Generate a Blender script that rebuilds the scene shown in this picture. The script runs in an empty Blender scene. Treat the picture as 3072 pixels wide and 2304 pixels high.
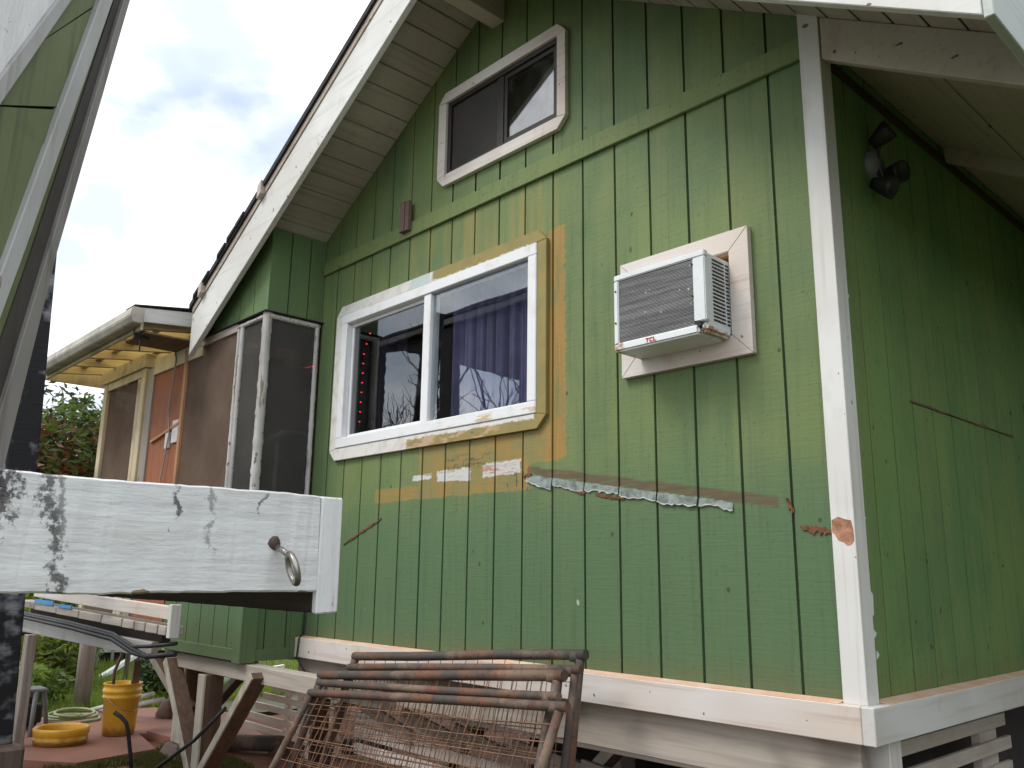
import bpy, bmesh, math, random
from mathutils import Vector, Matrix, noise as mnoise
random.seed(7)
R = math.radians
S = bpy.context.scene
COL = S.collection

# ------------------------------------------------------------------ camera
CAM = Vector((1.3713, -2.883, 0.4027))
yaw, pitch, roll = 0.82024, 0.218866, 0.01285
fw = Vector((-math.sin(yaw)*math.cos(pitch), math.cos(yaw)*math.cos(pitch), math.sin(pitch)))
rt = Vector((math.cos(yaw), math.sin(yaw), 0)); upv = rt.cross(fw)
r2 = math.cos(roll)*rt + math.sin(roll)*upv
u2 = -math.sin(roll)*rt + math.cos(roll)*upv
cam_d = bpy.data.cameras.new('camera'); cam = bpy.data.objects.new('camera', cam_d); COL.objects.link(cam)
cam.matrix_world = Matrix(((r2.x, u2.x, -fw.x, CAM.x), (r2.y, u2.y, -fw.y, CAM.y), (r2.z, u2.z, -fw.z, CAM.z), (0, 0, 0, 1)))
cam_d.sensor_width = 36; cam_d.lens = 29.96; cam_d.clip_start = 0.05; cam_d.clip_end = 2000
S.camera = cam

# ------------------------------------------------------------------ world: cloudy daylight
SUN_EL, SUN_AZ = R(52), R(205)      # azimuth measured from +Y towards +X (clockwise from above)
W = bpy.data.worlds.new('World'); S.world = W; W.use_nodes = True
wn = W.node_tree; wn.nodes.clear()
def wnode(t, **k):
    n = wn.nodes.new(t)
    for a, b in k.items(): setattr(n, a, b)
    return n
out = wnode('ShaderNodeOutputWorld'); bg = wnode('ShaderNodeBackground'); bg.inputs['Strength'].default_value = 0.12
sky = wnode('ShaderNodeTexSky', sky_type='NISHITA', sun_disc=False); sky.sun_elevation = SUN_EL; sky.sun_rotation = SUN_AZ
tc = wnode('ShaderNodeTexCoord'); mp = wnode('ShaderNodeMapping'); mp.inputs['Scale'].default_value = (1.0, 1.0, 1.75)
mp.inputs['Location'].default_value = (3.1, 2.2, 1.4)
n1 = wnode('ShaderNodeTexNoise'); n1.inputs['Scale'].default_value = 2.6; n1.inputs['Detail'].default_value = 4; n1.inputs['Roughness'].default_value = 0.52; n1.inputs['Distortion'].default_value = 0.35
n2 = wnode('ShaderNodeTexNoise'); n2.inputs['Scale'].default_value = 5.5; n2.inputs['Detail'].default_value = 6; n2.inputs['Roughness'].default_value = 0.55
r1 = wnode('ShaderNodeValToRGB'); r1.color_ramp.elements[0].position = 0.20; r1.color_ramp.elements[1].position = 0.40
r2n = wnode('ShaderNodeValToRGB'); r2n.color_ramp.elements[0].position = 0.36; r2n.color_ramp.elements[1].position = 0.60
r2n.color_ramp.elements[0].color = (4.9, 5.5, 6.4, 1); r2n.color_ramp.elements[1].color = (9.6, 9.7, 9.8, 1)
mx = wnode('ShaderNodeMixRGB')
L = wn.links.new
L(tc.outputs['Generated'], mp.inputs['Vector']); L(mp.outputs[0], n1.inputs['Vector']); L(mp.outputs[0], n2.inputs['Vector'])
L(n1.outputs['Fac'], r1.inputs['Fac']); L(n2.outputs['Fac'], r2n.inputs['Fac'])
L(r1.outputs['Color'], mx.inputs['Fac']); L(sky.outputs['Color'], mx.inputs['Color1']); L(r2n.outputs['Color'], mx.inputs['Color2'])
L(mx.outputs[0], bg.inputs['Color']); L(bg.outputs[0], out.inputs['Surface'])

sun_d = bpy.data.lights.new('sun', 'SUN'); sun_d.energy = 1.5; sun_d.angle = R(22); sun_d.color = (1.0, 0.95, 0.87)
sun = bpy.data.objects.new('sun', sun_d); COL.objects.link(sun)
sd = Vector((math.sin(SUN_AZ)*math.cos(SUN_EL), math.cos(SUN_AZ)*math.cos(SUN_EL), math.sin(SUN_EL)))
sun.rotation_euler = (-sd).to_track_quat('-Z', 'Y').to_euler(); sun.location = sd*30
vs = S.view_settings
vs.view_transform = 'Standard'; vs.look = 'None'; vs.exposure = 0.65; vs.gamma = 1; vs.use_curve_mapping = False

S.cycles.max_bounces = 6; S.cycles.diffuse_bounces = 2; S.cycles.glossy_bounces = 3; S.cycles.transmission_bounces = 4; S.cycles.transparent_max_bounces = 10
# ------------------------------------------------------------------ materials
MATS = {}
class NT:
    def __init__(s, name):
        s.m = bpy.data.materials.new(name); s.m.use_nodes = True
        s.t = s.m.node_tree; s.t.nodes.clear()
        s.out = s.t.nodes.new('ShaderNodeOutputMaterial')
        s.pos = s.t.nodes.new('ShaderNodeNewGeometry').outputs['Position']
        MATS[name] = s.m
    def n(s, t, **k):
        o = s.t.nodes.new(t)
        for a, b in k.items(): setattr(o, a, b)
        return o
    def set(s, sock, v):
        if hasattr(v, 'is_output'): s.t.links.new(v, sock)
        elif isinstance(v, (tuple, list)) and len(v) == 3 and sock.type == 'RGBA': sock.default_value = (*v, 1)
        else: sock.default_value = v
    def math(s, op, a, b=0.0, clamp=False):
        o = s.n('ShaderNodeMath', operation=op, use_clamp=clamp); s.set(o.inputs[0], a); s.set(o.inputs[1], b); return o.outputs[0]
    def mul(s, a, b): return s.math('MULTIPLY', a, b)
    def add(s, a, b): return s.math('ADD', a, b)
    def mx(s, a, b): return s.math('MAXIMUM', a, b)
    def vec(s, sc, src=None, loc=(0, 0, 0), rot=(0, 0, 0)):
        o = s.n('ShaderNodeMapping'); s.set(o.inputs['Vector'], src or s.pos)
        o.inputs['Scale'].default_value = sc; o.inputs['Location'].default_value = loc; o.inputs['Rotation'].default_value = rot
        return o.outputs[0]
    def noise(s, sc, detail=4, rough=.55, vec=None, dist=0.0):
        o = s.n('ShaderNodeTexNoise'); s.set(o.inputs['Vector'], vec if vec is not None else s.pos)
        o.inputs['Scale'].default_value = sc; o.inputs['Detail'].default_value = detail; o.inputs['Roughness'].default_value = rough; o.inputs['Distortion'].default_value = dist
        return o.outputs['Fac']
    def step(s, v, a, b):
        o = s.n('ShaderNodeMapRange', interpolation_type='SMOOTHSTEP'); s.set(o.inputs['Value'], v)
        o.inputs['From Min'].default_value = a; o.inputs['From Max'].default_value = b
        return o.outputs[0]
    def mix(s, f, a, b, blend='MIX'):
        o = s.n('ShaderNodeMixRGB', blend_type=blend); s.set(o.inputs[0], f); s.set(o.inputs[1], a); s.set(o.inputs[2], b); return o.outputs[0]
    def xyz(s, v=None):
        o = s.n('ShaderNodeSeparateXYZ'); s.set(o.inputs[0], v or s.pos); return o.outputs
    def bump(s, h, strength=.3, dist=.01, prev=None):
        o = s.n('ShaderNodeBump'); s.set(o.inputs['Height'], h); o.inputs['Strength'].default_value = strength; o.inputs['Distance'].default_value = dist
        if prev is not None: s.set(o.inputs['Normal'], prev)
        return o.outputs[0]
    def bsdf(s, col, rough=.6, normal=None, metal=0.0, spec=.4, **k):
        o = s.n('ShaderNodeBsdfPrincipled'); s.set(o.inputs['Base Color'], col); s.set(o.inputs['Roughness'], rough)
        o.inputs['Metallic'].default_value = metal; o.inputs['Specular IOR Level'].default_value = spec
        if normal is not None: s.set(o.inputs['Normal'], normal)
        for a, b in k.items(): s.set(o.inputs[a], b)
        return o.outputs[0]
    def done(s, sh): s.t.links.new(sh, s.out.inputs['Surface']); return s.m

def paint(name, c1, c2=None, grain='z', dirt=(.12, .09, .06), dirt_amt=.35, wear=None, wear_thr=.66, rough=.55, bump=.25, spots=None, spot_thr=.70, big=1.3):
    """weathered paint on timber: mottling, streaks along the grain, dirt, chips down to 'wear' colour"""
    m = NT(name)
    c2 = c2 or tuple(v*.82 for v in c1)
    st = {'x': (1.2, 34, 34), 'y': (34, 1.2, 34), 'z': (34, 34, 1.2), 'n': (9, 9, 9)}[grain]
    g = m.noise(1, 2, .6, m.vec(st))
    col = m.mix(m.step(m.noise(big, 2), .35, .65), c1, c2)
    col = m.mix(m.mul(m.step(g, .50, .78), dirt_amt), col, dirt)
    blotch = m.noise(6, 3, .65, m.vec((1, 1, .6)))
    col = m.mix(m.mul(m.step(blotch, .54, .78), dirt_amt), col, dirt)
    if wear:
        wst = {'x': (3, 22, 22), 'y': (22, 3, 22), 'z': (22, 22, 3), 'n': (10, 10, 10)}[grain]
        w = m.noise(1, 4, .7, m.vec(wst, loc=(3, 5, 1)))
        w = m.step(w, wear_thr, wear_thr + .03)
        col = m.mix(w, col, wear)
    if spots:
        sp = m.step(m.noise(26, 1, .5, m.vec((1, 1, 1), loc=(7, 1, 4))), spot_thr, spot_thr + .02)
        col = m.mix(sp, col, spots)
    return m.done(m.bsdf(col, rough, m.bump(g, bump, .004)))

# --- green gable wall with its paint patches (all flat paint and stains)
def wall_green(name, patches=True, c_old=(.162, .218, .082), c_old2=(.122, .188, .080), c_new=(.088, .156, .078), splash=.25, fresh=(.56, .98)):
    m = NT(name); x, y, z = m.xyz()
    rnd = m.n('ShaderNodeObjectInfo').outputs['Random']
    sh = m.n('ShaderNodeVectorMath', operation='ADD'); m.set(sh.inputs[0], m.pos)
    cmb = m.n('ShaderNodeCombineXYZ'); m.set(cmb.inputs[0], m.mul(rnd, 9.0)); m.set(cmb.inputs[2], m.mul(rnd, 17.0)); m.set(sh.inputs[1], cmb.outputs[0]); shp = sh.outputs[0]
    g = m.noise(1, 3, .62, m.vec((38, 38, 1.7), shp), .5)
    saw = m.noise(1, 2, .6, m.vec((6, 6, 80), shp))
    big = m.noise(1.5, 3, .6)
    edge = m.noise(7, 3, .6)
    wz = m.add(z, m.mul(m.add(edge, -.5), .30))
    col = m.mix(m.step(big, .36, .64), c_old, c_old2)
    streak = m.noise(1, 3, .55, m.vec((7, 7, .45)))
    col = m.mix(m.mul(m.step(streak, .44, .72), .30), col, (.255, .262, .11))
    col = m.mix(m.mul(m.step(m.add(m.mul(edge, .5), m.mul(big, .5)), .50, .66), .38), col, c_new)
    col = m.mix(m.mul(m.step(rnd, .0, 1.0), .22), col, (.10, .135, .06))
    low = m.math('SUBTRACT', 1.0, m.step(wz, *fresh))
    col = m.mix(m.mul(low, .85), col, c_new)
    col = m.mix(m.mul(m.step(g, .46, .80), .34), col, (.06, .085, .045))
    fine = m.noise(60, 2, .7, m.vec((1, 1, .7), shp))
    col = m.mix(m.mul(m.step(fine, .58, .76), .5), col, (.05, .07, .04))
    col = m.mix(m.mul(m.step(fine, .30, .20), .25), col, (.36, .40, .26))
    nl = m.step(m.noise(23, 0, .5, m.vec((1, 1, .75), shp)), .835, .85)
    col = m.mix(m.mul(nl, .7), col, (.035, .04, .025))
    sp = m.mul(m.math('SUBTRACT', 1.0, m.step(m.add(z, m.mul(edge, -.16)), -.08, .05)), splash)
    col = m.mix(sp, col, (.15, .08, .04))
    h = m.add(m.mul(g, .6), m.mul(saw, .55))
    if patches:
        e = m.mul(m.add(fine, -.5), .045)
        e2 = m.mul(m.add(edge, -.5), .08)
        px = m.add(m.add(x, e), m.mul(e2, .25)); pz = m.add(z, m.mul(m.add(e, e2), .5))
        def box(x0, x1, z0, z1, s=.006, xx=None, zz=None):
            xx = xx or px; zz = zz or pz
            a = m.mul(m.step(xx, x0-s, x0+s), m.math('SUBTRACT', 1.0, m.step(xx, x1-s, x1+s)))
            b = m.mul(m.step(zz, z0-s, z0+s), m.math('SUBTRACT', 1.0, m.step(zz, z1-s, z1+s)))
            return m.mul(a, b)
        och = box(-1.60, -1.39, .925, 1.12); och = m.mx(och, box(-2.48, -1.58, .80, 1.12)); och = m.mx(och, box(-2.90, -2.40, .80, .878)); och = m.mx(och, box(-2.56, -2.47, 2.06, 2.13))
        n6 = m.noise(6, 3, .62)
        ochc = m.mix(m.step(n6, .40, .60), (.315, .205, .062), (.245, .205, .078))
        thin = m.step(m.noise(1, 3, .6, m.vec((16, 16, 3), loc=(0, 0, 9))), .33, .50)
        col = m.mix(m.mul(och, m.add(m.mul(thin, .30), .62)), col, ochc)
        orange = box(-1.462, -1.348, .935, 2.10)
        col = m.mix(m.mul(orange, m.add(m.mul(thin, .45), .42)), col, m.mix(m.step(g, .4, .66), (.375, .215, .058), (.30, .18, .055)))
        tint = box(-2.6, -1.35, 2.02, 2.40, .08)
        col = m.mix(m.mul(tint, m.mul(m.step(streak, .40, .62), .55)), col, (.30, .235, .075))
        n24 = m.noise(24, 3, .65, m.vec((.30, 1, 1.9)))
        wh = m.mx(box(-2.53, -2.365, .905, .935, .003), m.mx(box(-2.315, -2.03, .882, .945, .003), box(-1.93, -1.65, .885, .955, .003)))
        wh = m.mul(wh, m.add(m.mul(m.step(n24, .30, .48), .8), .2))
        col = m.mix(m.mul(wh, .85), col, (.60, .61, .62))
        pk = m.mul(box(-1.94, -1.66, .895, .940, .012), m.step(n24, .53, .57))
        col = m.mix(pk, col, (.46, .23, .17))
        br = m.mul(box(-2.24, -1.86, .945, 1.01, .02), m.step(m.add(m.mul(n24, .6), m.mul(fine, .4)), .50, .56))
        col = m.mix(br, col, (.13, .095, .05))
        vv = m.add(z, m.add(m.mul(m.add(x, 1.6), .167), -.89))
        sag = m.add(vv, m.mul(m.add(n24, -.5), .045))
        bb = box(-1.60, -.27, -.016, .026, .006, px, sag)
        col = m.mix(m.mul(bb, m.add(m.mul(m.step(n24, .36, .5), .35), .58)), col, m.mix(saw, (.072, .052, .030), (.175, .125, .078)))
        drip = m.mul(box(-1.75, -1.50, .79, .89, .01), m.step(m.noise(1, 2, .6, m.vec((45, 45, 12))), .60, .64))
        col = m.mix(drip, col, (.10, .07, .04))
        dab = m.mul(m.step(m.noise(13, 1, .5, m.vec((1.6, 1, .9), loc=(5, 0, 2))), .775, .79), m.math('SUBTRACT', 1.0, m.step(z, .45, .5)))
        col = m.mix(m.mul(dab, .7), col, (.48, .52, .46))
    return m.done(m.bsdf(col, .62, m.bump(h, .42, .006), spec=.3))
wall_green('wall_green')
wall_green('side_green', False, (.165, .265, .090), (.125, .225, .084), (.095, .19, .08), .2, (-3, -2))
wall_green('band_green', False, (.185, .24, .085), (.165, .225, .08), (.155, .21, .075))
wall_green('bay_green', False, (.125, .20, .082), (.105, .18, .08), (.092, .165, .076), .15)
paint('groove_green', (.062, .095, .05), (.042, .062, .034), dirt=(.02, .02, .015))
paint('trim_white', (.70, .70, .69), (.60, .58, .55), 'z', (.30, .22, .16), .30, wear=(.34, .20, .13), wear_thr=.76, spots=(.2, .13, .09), spot_thr=.77)
paint('trim_white_x', (.69, .66, .64), (.62, .54, .48), 'x', (.38, .24, .17), .40, wear=(.36, .24, .17), wear_thr=.74, spots=(.2, .13, .09), spot_thr=.77)
paint('trim_white_y', (.66, .67, .67), (.56, .55, .53), 'y', (.32, .22, .16), .30, wear=(.36, .24, .17), wear_thr=.76)
paint('barge_white', (.70, .71, .70), (.58, .57, .54), 'x', (.30, .24, .19), .30, wear=(.33, .27, .22), wear_thr=.70, spots=(.15, .1, .08), spot_thr=.75)
paint('weathered_strip', (.52, .46, .41), (.38, .32, .28), 'x', (.20, .13, .09), .5, wear=(.30, .20, .15), wear_thr=.6)
paint('soffit_white', (.44, .41, .34), (.34, .31, .25), 'y', (.20, .16, .11), .45, wear=(.30, .26, .2), wear_thr=.72, rough=.7)
paint('eave_board', (.50, .45, .38), (.42, .37, .30), 'y', (.22, .16, .11), .35, spots=(.1, .07, .05), spot_thr=.74, rough=.7)
paint('eave_fascia', (.50, .55, .52), (.45, .50, .47), 'y', (.25, .22, .18), .25)
def skirt_top(name):   # red soil dust lies on top of the ledge
    m = NT(name); a = m.noise(6, 5, .6); f = m.noise(60, 3)
    col = m.mix(m.step(a, .35, .7), (.66, .40, .27), (.70, .55, .44)); col = m.mix(m.mul(m.step(f, .58, .75), .6), col, (.42, .20, .11))
    return m.done(m.bsdf(col, .8, m.bump(f, .4, .003)))
skirt_top('soil_dust')
def window_trim(name):   # white trim, the right and lower right overpainted in ochre
    m = NT(name); x, y, z = m.xyz()
    e = m.mul(m.add(m.noise(28, 4, .6), -.5), .05)
    px = m.add(x, e); pz = m.add(z, m.mul(e, .6))
    g = m.noise(1, 5, .6, m.vec((12, 40, 12)))
    col = m.mix(m.step(g, .45, .75), (.68, .67, .65), (.55, .50, .44))
    right = m.step(px, -1.535, -1.525); bot = m.mul(m.step(px, -2.58, -2.57), m.math('SUBTRACT', 1.0, m.step(pz, 1.135, 1.147)))
    top = m.mul(m.step(px, -2.40, -2.36), m.step(pz, 2.045, 2.055))
    o = m.mx(right, m.mx(bot, top))
    blue = m.mul(m.mul(m.step(px, -2.60, -2.59), m.math('SUBTRACT', 1.0, m.step(px, -2.41, -2.40))), m.step(z, 2.0, 2.03))
    col = m.mix(m.mul(blue, .7), col, (.42, .54, .56))
    oc = m.mix(m.step(m.noise(8, 4), .4, .65), (.285, .225, .075), (.235, .20, .075))
    col = m.mix(o, col, oc)
    raw = m.mul(m.mul(bot, m.step(m.noise(7, 5, .6, m.vec((.7, 1, 2))), .50, .56)), m.math('SUBTRACT', 1.0, m.step(px, -1.9, -1.7)))
    col = m.mix(m.mul(raw, .8), col, (.52, .36, .25))
    nail = m.step(m.noise(22, 2, .5), .76, .78)
    col = m.mix(nail, col, (.15, .09, .05))
    return m.done(m.bsdf(col, .6, m.bump(g, .25, .004)))
window_trim('window_trim')
def vinyl(name):
    m = NT(name); a = m.noise(9, 5, .6); x, y, z = m.xyz()
    sm = m.mul(m.mul(m.math('SUBTRACT', 1.0, m.step(z, 1.19, 1.215)), m.step(x, -2.3, -2.25)), m.step(m.noise(8, 5, .6, m.vec((.5, 1, 2.4))), .53, .58))
    col = m.mix(m.step(a, .5, .8), (.76, .77, .79), (.62, .61, .58)); col = m.mix(m.mul(sm, .8), col, (.50, .36, .17))
    return m.done(m.bsdf(col, .38, spec=.5))
vinyl('vinyl')
def simple(name, col, rough=.5, metal=0.0, var=.2, sc=8, bump=.15, spec=.4, **k):
    m = NT(name); a = m.noise(sc, 3, .6)
    c = m.mix(m.step(a, .35, .7), col, tuple(v*(1-var) for v in col))
    return m.done(m.bsdf(c, rough, m.bump(m.noise(sc*6, 1), bump, .003), metal, spec, **k))
simple('bronze', (.035, .030, .028), .4)
simple('dark_metal', (.03, .03, .03), .45, .3)
simple('black_rubber', (.018, .018, .02), .55)
simple('curtain', (.135, .118, .245), .9, var=.35, sc=5)
simple('dark_curtain', (.030, .026, .060), .9)
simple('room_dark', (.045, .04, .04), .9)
simple('room_wood', (.10, .05, .03), .8)
simple('paper_white', (.62, .62, .66), .7)
simple('blue_tape', (.05, .28, .62), .5)
simple('pvc', (.72, .73, .74), .35, var=.12)
simple('steel', (.42, .40, .37), .35, .85, var=.4, sc=20)
def glass(name, f0=.05, tint=(.90, .93, .93), dirt=.0, wave=.012):
    m = NT(name)
    lw = m.n('ShaderNodeLayerWeight'); lw.inputs['Blend'].default_value = .5
    fr = m.add(m.mul(m.math('POWER', lw.outputs['Facing'], 5.0), .9), f0)
    gl = m.n('ShaderNodeBsdfGlossy'); gl.inputs['Roughness'].default_value = 0.0; gl.inputs['Color'].default_value = (.95, .97, 1, 1)
    m.set(gl.inputs['Normal'], m.bump(m.noise(3.2, 1, .5, m.vec((1, 1, 3.5))), wave, .05))
    tr = m.n('ShaderNodeBsdfTransparent'); tr.inputs['Color'].default_value = (*tint, 1)
    mxs = m.n('ShaderNodeMixShader'); m.set(mxs.inputs[0], fr); m.set(mxs.inputs[1], tr.outputs[0]); m.set(mxs.inputs[2], gl.outputs[0])
    sh = mxs.outputs[0]
    if dirt:
        df = m.n('ShaderNodeBsdfDiffuse'); df.inputs['Color'].default_value = (.5, .5, .5, 1)
        m2 = m.n('ShaderNodeMixShader'); m.set(m2.inputs[0], m.mul(m.step(m.noise(1, 4, .65, m.vec((9, 9, 4))), .45, .8), dirt)); m.set(m2.inputs[1], sh); m.set(m2.inputs[2], df.outputs[0]); sh = m2.outputs[0]
    return m.done(sh)
glass('glass', .105, wave=.003); glass('wavy_glass', .10, (.72, .74, .74), wave=.007); glass('dirty_glass', .17, (.75, .75, .73), .16, .003)
def screen(name, col, op):
    m = NT(name)
    df = m.n('ShaderNodeBsdfDiffuse'); a = m.noise(3, 5, .6)
    m.set(df.inputs['Color'], m.mix(m.step(a, .3, .7), col, tuple(v*.75 for v in col)))
    tr = m.n('ShaderNodeBsdfTransparent'); mxs = m.n('ShaderNodeMixShader')
    m.set(mxs.inputs[0], m.add(op, m.mul(m.add(m.noise(2.2, 4), -.5), .12))); m.set(mxs.inputs[1], tr.outputs[0]); m.set(mxs.inputs[2], df.outputs[0])
    return m.done(mxs.outputs[0])
screen('insect_screen', (.165, .118, .092), .90); screen('insect_screen_grey', (.10, .095, .09), .62)
def wood(name, c1, c2, grain='z', rough=.7, dirt=(.05, .035, .025)):
    m = NT(name); st = {'x': (1.5, 30, 30), 'y': (30, 1.5, 30), 'z': (30, 30, 1.5)}[grain]
    g = m.noise(1, 3, .62, m.vec(st), .6)
    col = m.mix(m.step(g, .3, .7), c1, c2); col = m.mix(m.mul(m.step(m.noise(3, 2, .6), .5, .75), .5), col, dirt)
    return m.done(m.bsdf(col, rough, m.bump(g, .3, .004)))
wood('plywood_red', (.34, .115, .045), (.25, .08, .035)); wood('wood_tan', (.50, .26, .13), (.40, .20, .10))
wood('wood_grey', (.36, .31, .27), (.24, .20, .17)); wood('wood_grey_x', (.36, .31, .27), (.24, .20, .17), 'x')
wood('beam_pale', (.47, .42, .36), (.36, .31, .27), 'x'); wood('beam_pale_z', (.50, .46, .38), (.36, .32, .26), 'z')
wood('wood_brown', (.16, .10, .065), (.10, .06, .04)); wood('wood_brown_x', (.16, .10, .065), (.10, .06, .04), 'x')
wood('rafter_yellow', (.58, .47, .27), (.48, .37, .20), 'y'); wood('porch_cream', (.62, .53, .36), (.52, .43, .28), 'z')
wood('slat_soil', (.88, .76, .64), (.84, .66, .52), 'x', dirt=(.76, .50, .35)); wood('slat_white_y', (.52, .48, .44), (.42, .38, .34), 'y', dirt=(.30, .20, .14))
wood('red_block', (.17, .115, .095), (.11, .075, .062), 'z'); wood('bark_grey', (.10, .085, .075), (.06, .05, .045), 'z')
wood('char_shed', (.06, .045, .045), (.03, .024, .024), 'x')
def mouldy(name, grain='y', amt=.5, columns=()):   # white paint with black mould streaks
    m = NT(name); st = {'y': (26, 2, 26), 'z': (26, 26, 2), 'x': (2, 26, 26)}[grain]
    x, y, z = m.xyz()
    g = m.noise(1, 3, .65, m.vec(st)); cr = m.noise(13, 4, .68, m.vec({'y': (1, .55, 1.5), 'z': (1.4, 1.4, .6), 'x': (.6, 1, 1.5)}[grain]))
    col = m.mix(m.step(g, .35, .75), (.80, .81, .83), (.72, .72, .72))
    col = m.mix(m.mul(m.step(cr, .55, .78), .38), col, (.56, .52, .47))
    spk = m.noise(55, 3, .8)
    mask = m.noise(1, 3, .6, m.vec((4.2, 4.2, 1.1), loc=(1.7, .55, 0)))
    k = m.step(m.add(mask, m.mul(m.add(spk, -.5), .5)), .98-amt*.55, 1.06-amt*.55)
    if columns:
        yw = m.add(y, m.mul(m.add(m.noise(9, 2, .6, m.vec((1, .6, 1), loc=(2, 2, 8))), -.5), .14))
    for yc, w, zb, slope, st_ in columns:
        d = m.math('ABSOLUTE', m.add(m.add(yw, m.mul(m.add(z, -.58), slope)), -yc))
        v = m.add(m.math('SUBTRACT', 1.0, m.mul(d, 1.0/w)), m.add(m.mul(m.add(cr, -.5), 1.7), m.mul(m.add(spk, -.5), 3.2)))
        v = m.add(v, m.mul(m.math('MINIMUM', m.add(z, -zb), 0.0), 14.0))
        k = m.mx(k, m.mul(m.step(v, .35, 1.0), st_))
    col = m.mix(k, col, m.mix(m.step(spk, .42, .62), (.014, .014, .016), (.14, .135, .135)))
    wd = m.step(m.add(cr, m.mul(m.math('MINIMUM', m.add(z, -.375), 0.0), -6.0 if columns else 0.0)), .70, .72)
    col = m.mix(wd, col, (.30, .22, .13))
    nb = m.bump(m.add(m.mul(g, .9), m.mul(cr, .8)), .6, .009)
    return m.done(m.bsdf(col, .55, nb))
mouldy('mouldy_white', 'y', .38, [(-2.43, .050, .545, 0, 1.0), (-2.425, .040, .50, -.12, .95), (-2.36, .030, .30, .16, .9), (-2.335, .02, .40, .05, .7), (-2.46, .03, .48, 0, .75), (-2.10, .018, .54, .08, .9), (-2.005, .014, .45, .03, .55), (-1.885, .012, .56, .03, .85), (-2.9, .06, .40, 0, .9), (-3.2, .05, .38, 0, .9)])
mouldy('end_white', 'z', .30)
wood('wood_dark', (.045, .028, .020), (.028, .018, .014), 'x'); mouldy('mouldy_panel', 'z', .80)
def black_post(name):
    m = NT(name); a = m.noise(1, 3, .65, m.vec((5, 5, 5.5))); b = m.noise(1, 2, .6, m.vec((9, 9, 60)))
    k = m.mul(m.step(a, .52, .68), m.add(m.mul(b, .9), .1))
    col = m.mix(k, (.014, .014, .017), (.36, .37, .42))
    return m.done(m.bsdf(col, .7, m.bump(b, .5, .006)))
black_post('black_post')
paint('deck_paint', (.50, .49, .48), (.40, .38, .36), 'x', (.20, .16, .13), .5)
paint('shed_green', (.17, .20, .10), (.14, .17, .085), 'z', (.05, .055, .035), .5)
paint('shed_trim', (.46, .47, .47), (.36, .36, .35), 'z', (.20, .16, .13), .5, wear=(.22, .17, .15), wear_thr=.62)
paint('shed_grey', (.26, .25, .235), (.19, .18, .17), 'z', (.08, .07, .06), .6, wear=(.36, .35, .35), wear_thr=.62)
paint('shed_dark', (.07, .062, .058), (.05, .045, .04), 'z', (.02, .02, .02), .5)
def rust(name, dark=.5):
    m = NT(name); a = m.noise(4.5, 3, .65); b = m.noise(45, 2, .7)
    col = m.mix(m.step(a, .36, .60), (.165, .080, .050), (.075, .066, .060))
    col = m.mix(m.mul(m.step(m.noise(3, 4, .6, m.vec((1, 1, 1), loc=(5, 5, 0))), .52, .62), .6), col, (.24, .175, .125))
    col = m.mix(m.mul(m.step(b, .52, .72), .6), col, (.05, .03, .022))
    return m.done(m.bsdf(col, .75, m.bump(b, .5, .003), .15))
rust('rust')
simple('rust_wire', (.27, .15, .09), .8, var=.5, sc=9)
simple('shingle', (.035, .033, .035), .9, var=.4, sc=30, bump=.5)
simple('ac_white', (.72, .75, .77), .35, var=.08, sc=6)
simple('ac_dark', (.015, .015, .015), .6)
simple('ac_red', (.62, .03, .03), .5)
def ac_grille(name):
    m = NT(name); x, y, z = m.xyz(); a = m.noise(1, 4, .6, m.vec((3, 3, 110))); b = m.noise(11, 4, .6); f = m.noise(1, 2, .5, m.vec((500, 500, 6)))
    col = m.mix(m.step(a, .25, .75), (.17, .17, .175), (.34, .34, .345))
    sp = m.step(m.noise(58, 1, .5, m.vec((1, 1, .45), loc=(0, 0, 2.3))), .735, .75); col = m.mix(sp, col, (.80, .72, .74))
    return m.done(m.bsdf(col, .6, m.bump(m.add(a, f), .6, .004), .0, .25))
ac_grille('ac_grille')
def ac_shell(name):
    m = NT(name); a = m.noise(16, 5, .65); x, y, z = m.xyz()
    lowz = m.math('SUBTRACT', 1.0, m.step(m.add(z, m.mul(m.add(a, -.5), .10)), 1.325, 1.35))
    left = m.math('SUBTRACT', 1.0, m.step(m.add(x, m.mul(m.add(a, -.5), .10)), -.85, -.82))
    k = m.mul(lowz, m.mx(left, m.step(m.add(x, m.mul(m.add(a, -.5), .12)), -.455, -.44)))
    col = m.mix(m.mul(k, .9), (.72, .75, .77), m.mix(m.step(a, .4, .6), (.36, .16, .05), (.60, .48, .33)))
    return m.done(m.bsdf(col, .4))
ac_shell('ac_shell')
def soil(name):
    m = NT(name); a = m.noise(.9, 3, .6); b = m.noise(14, 4, .65); x, y, z = m.xyz()
    col = m.mix(m.step(a, .38, .64), (.19, .075, .040), (.14, .062, .036)); col = m.mix(m.mul(m.step(b, .5, .72), .6), col, (.25, .125, .075))
    yard = m.mul(m.math('SUBTRACT', 1.0, m.step(m.add(y, m.mul(a, 1.2)), -.9, .1)), m.step(b, .30, .46))
    yard = m.mx(yard, m.step(x, .2, 1.0))
    col = m.mix(yard, col, m.mix(b, (.050, .070, .026), (.085, .090, .042)))
    return m.done(m.bsdf(col, .9, m.bump(b, .7, .03)))
soil('soil')
def slab(name):
    m = NT(name); a = m.noise(1.1, 5, .6); b = m.noise(28, 5, .65)
    col = m.mix(m.step(a, .36, .66), (.28, .125, .082), (.22, .105, .075)); col = m.mix(m.mul(m.step(b, .52, .75), .4), col, (.33, .20, .15))
    return m.done(m.bsdf(col, .75, m.bump(b, .3, .006)))
slab('slab_red')
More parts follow.
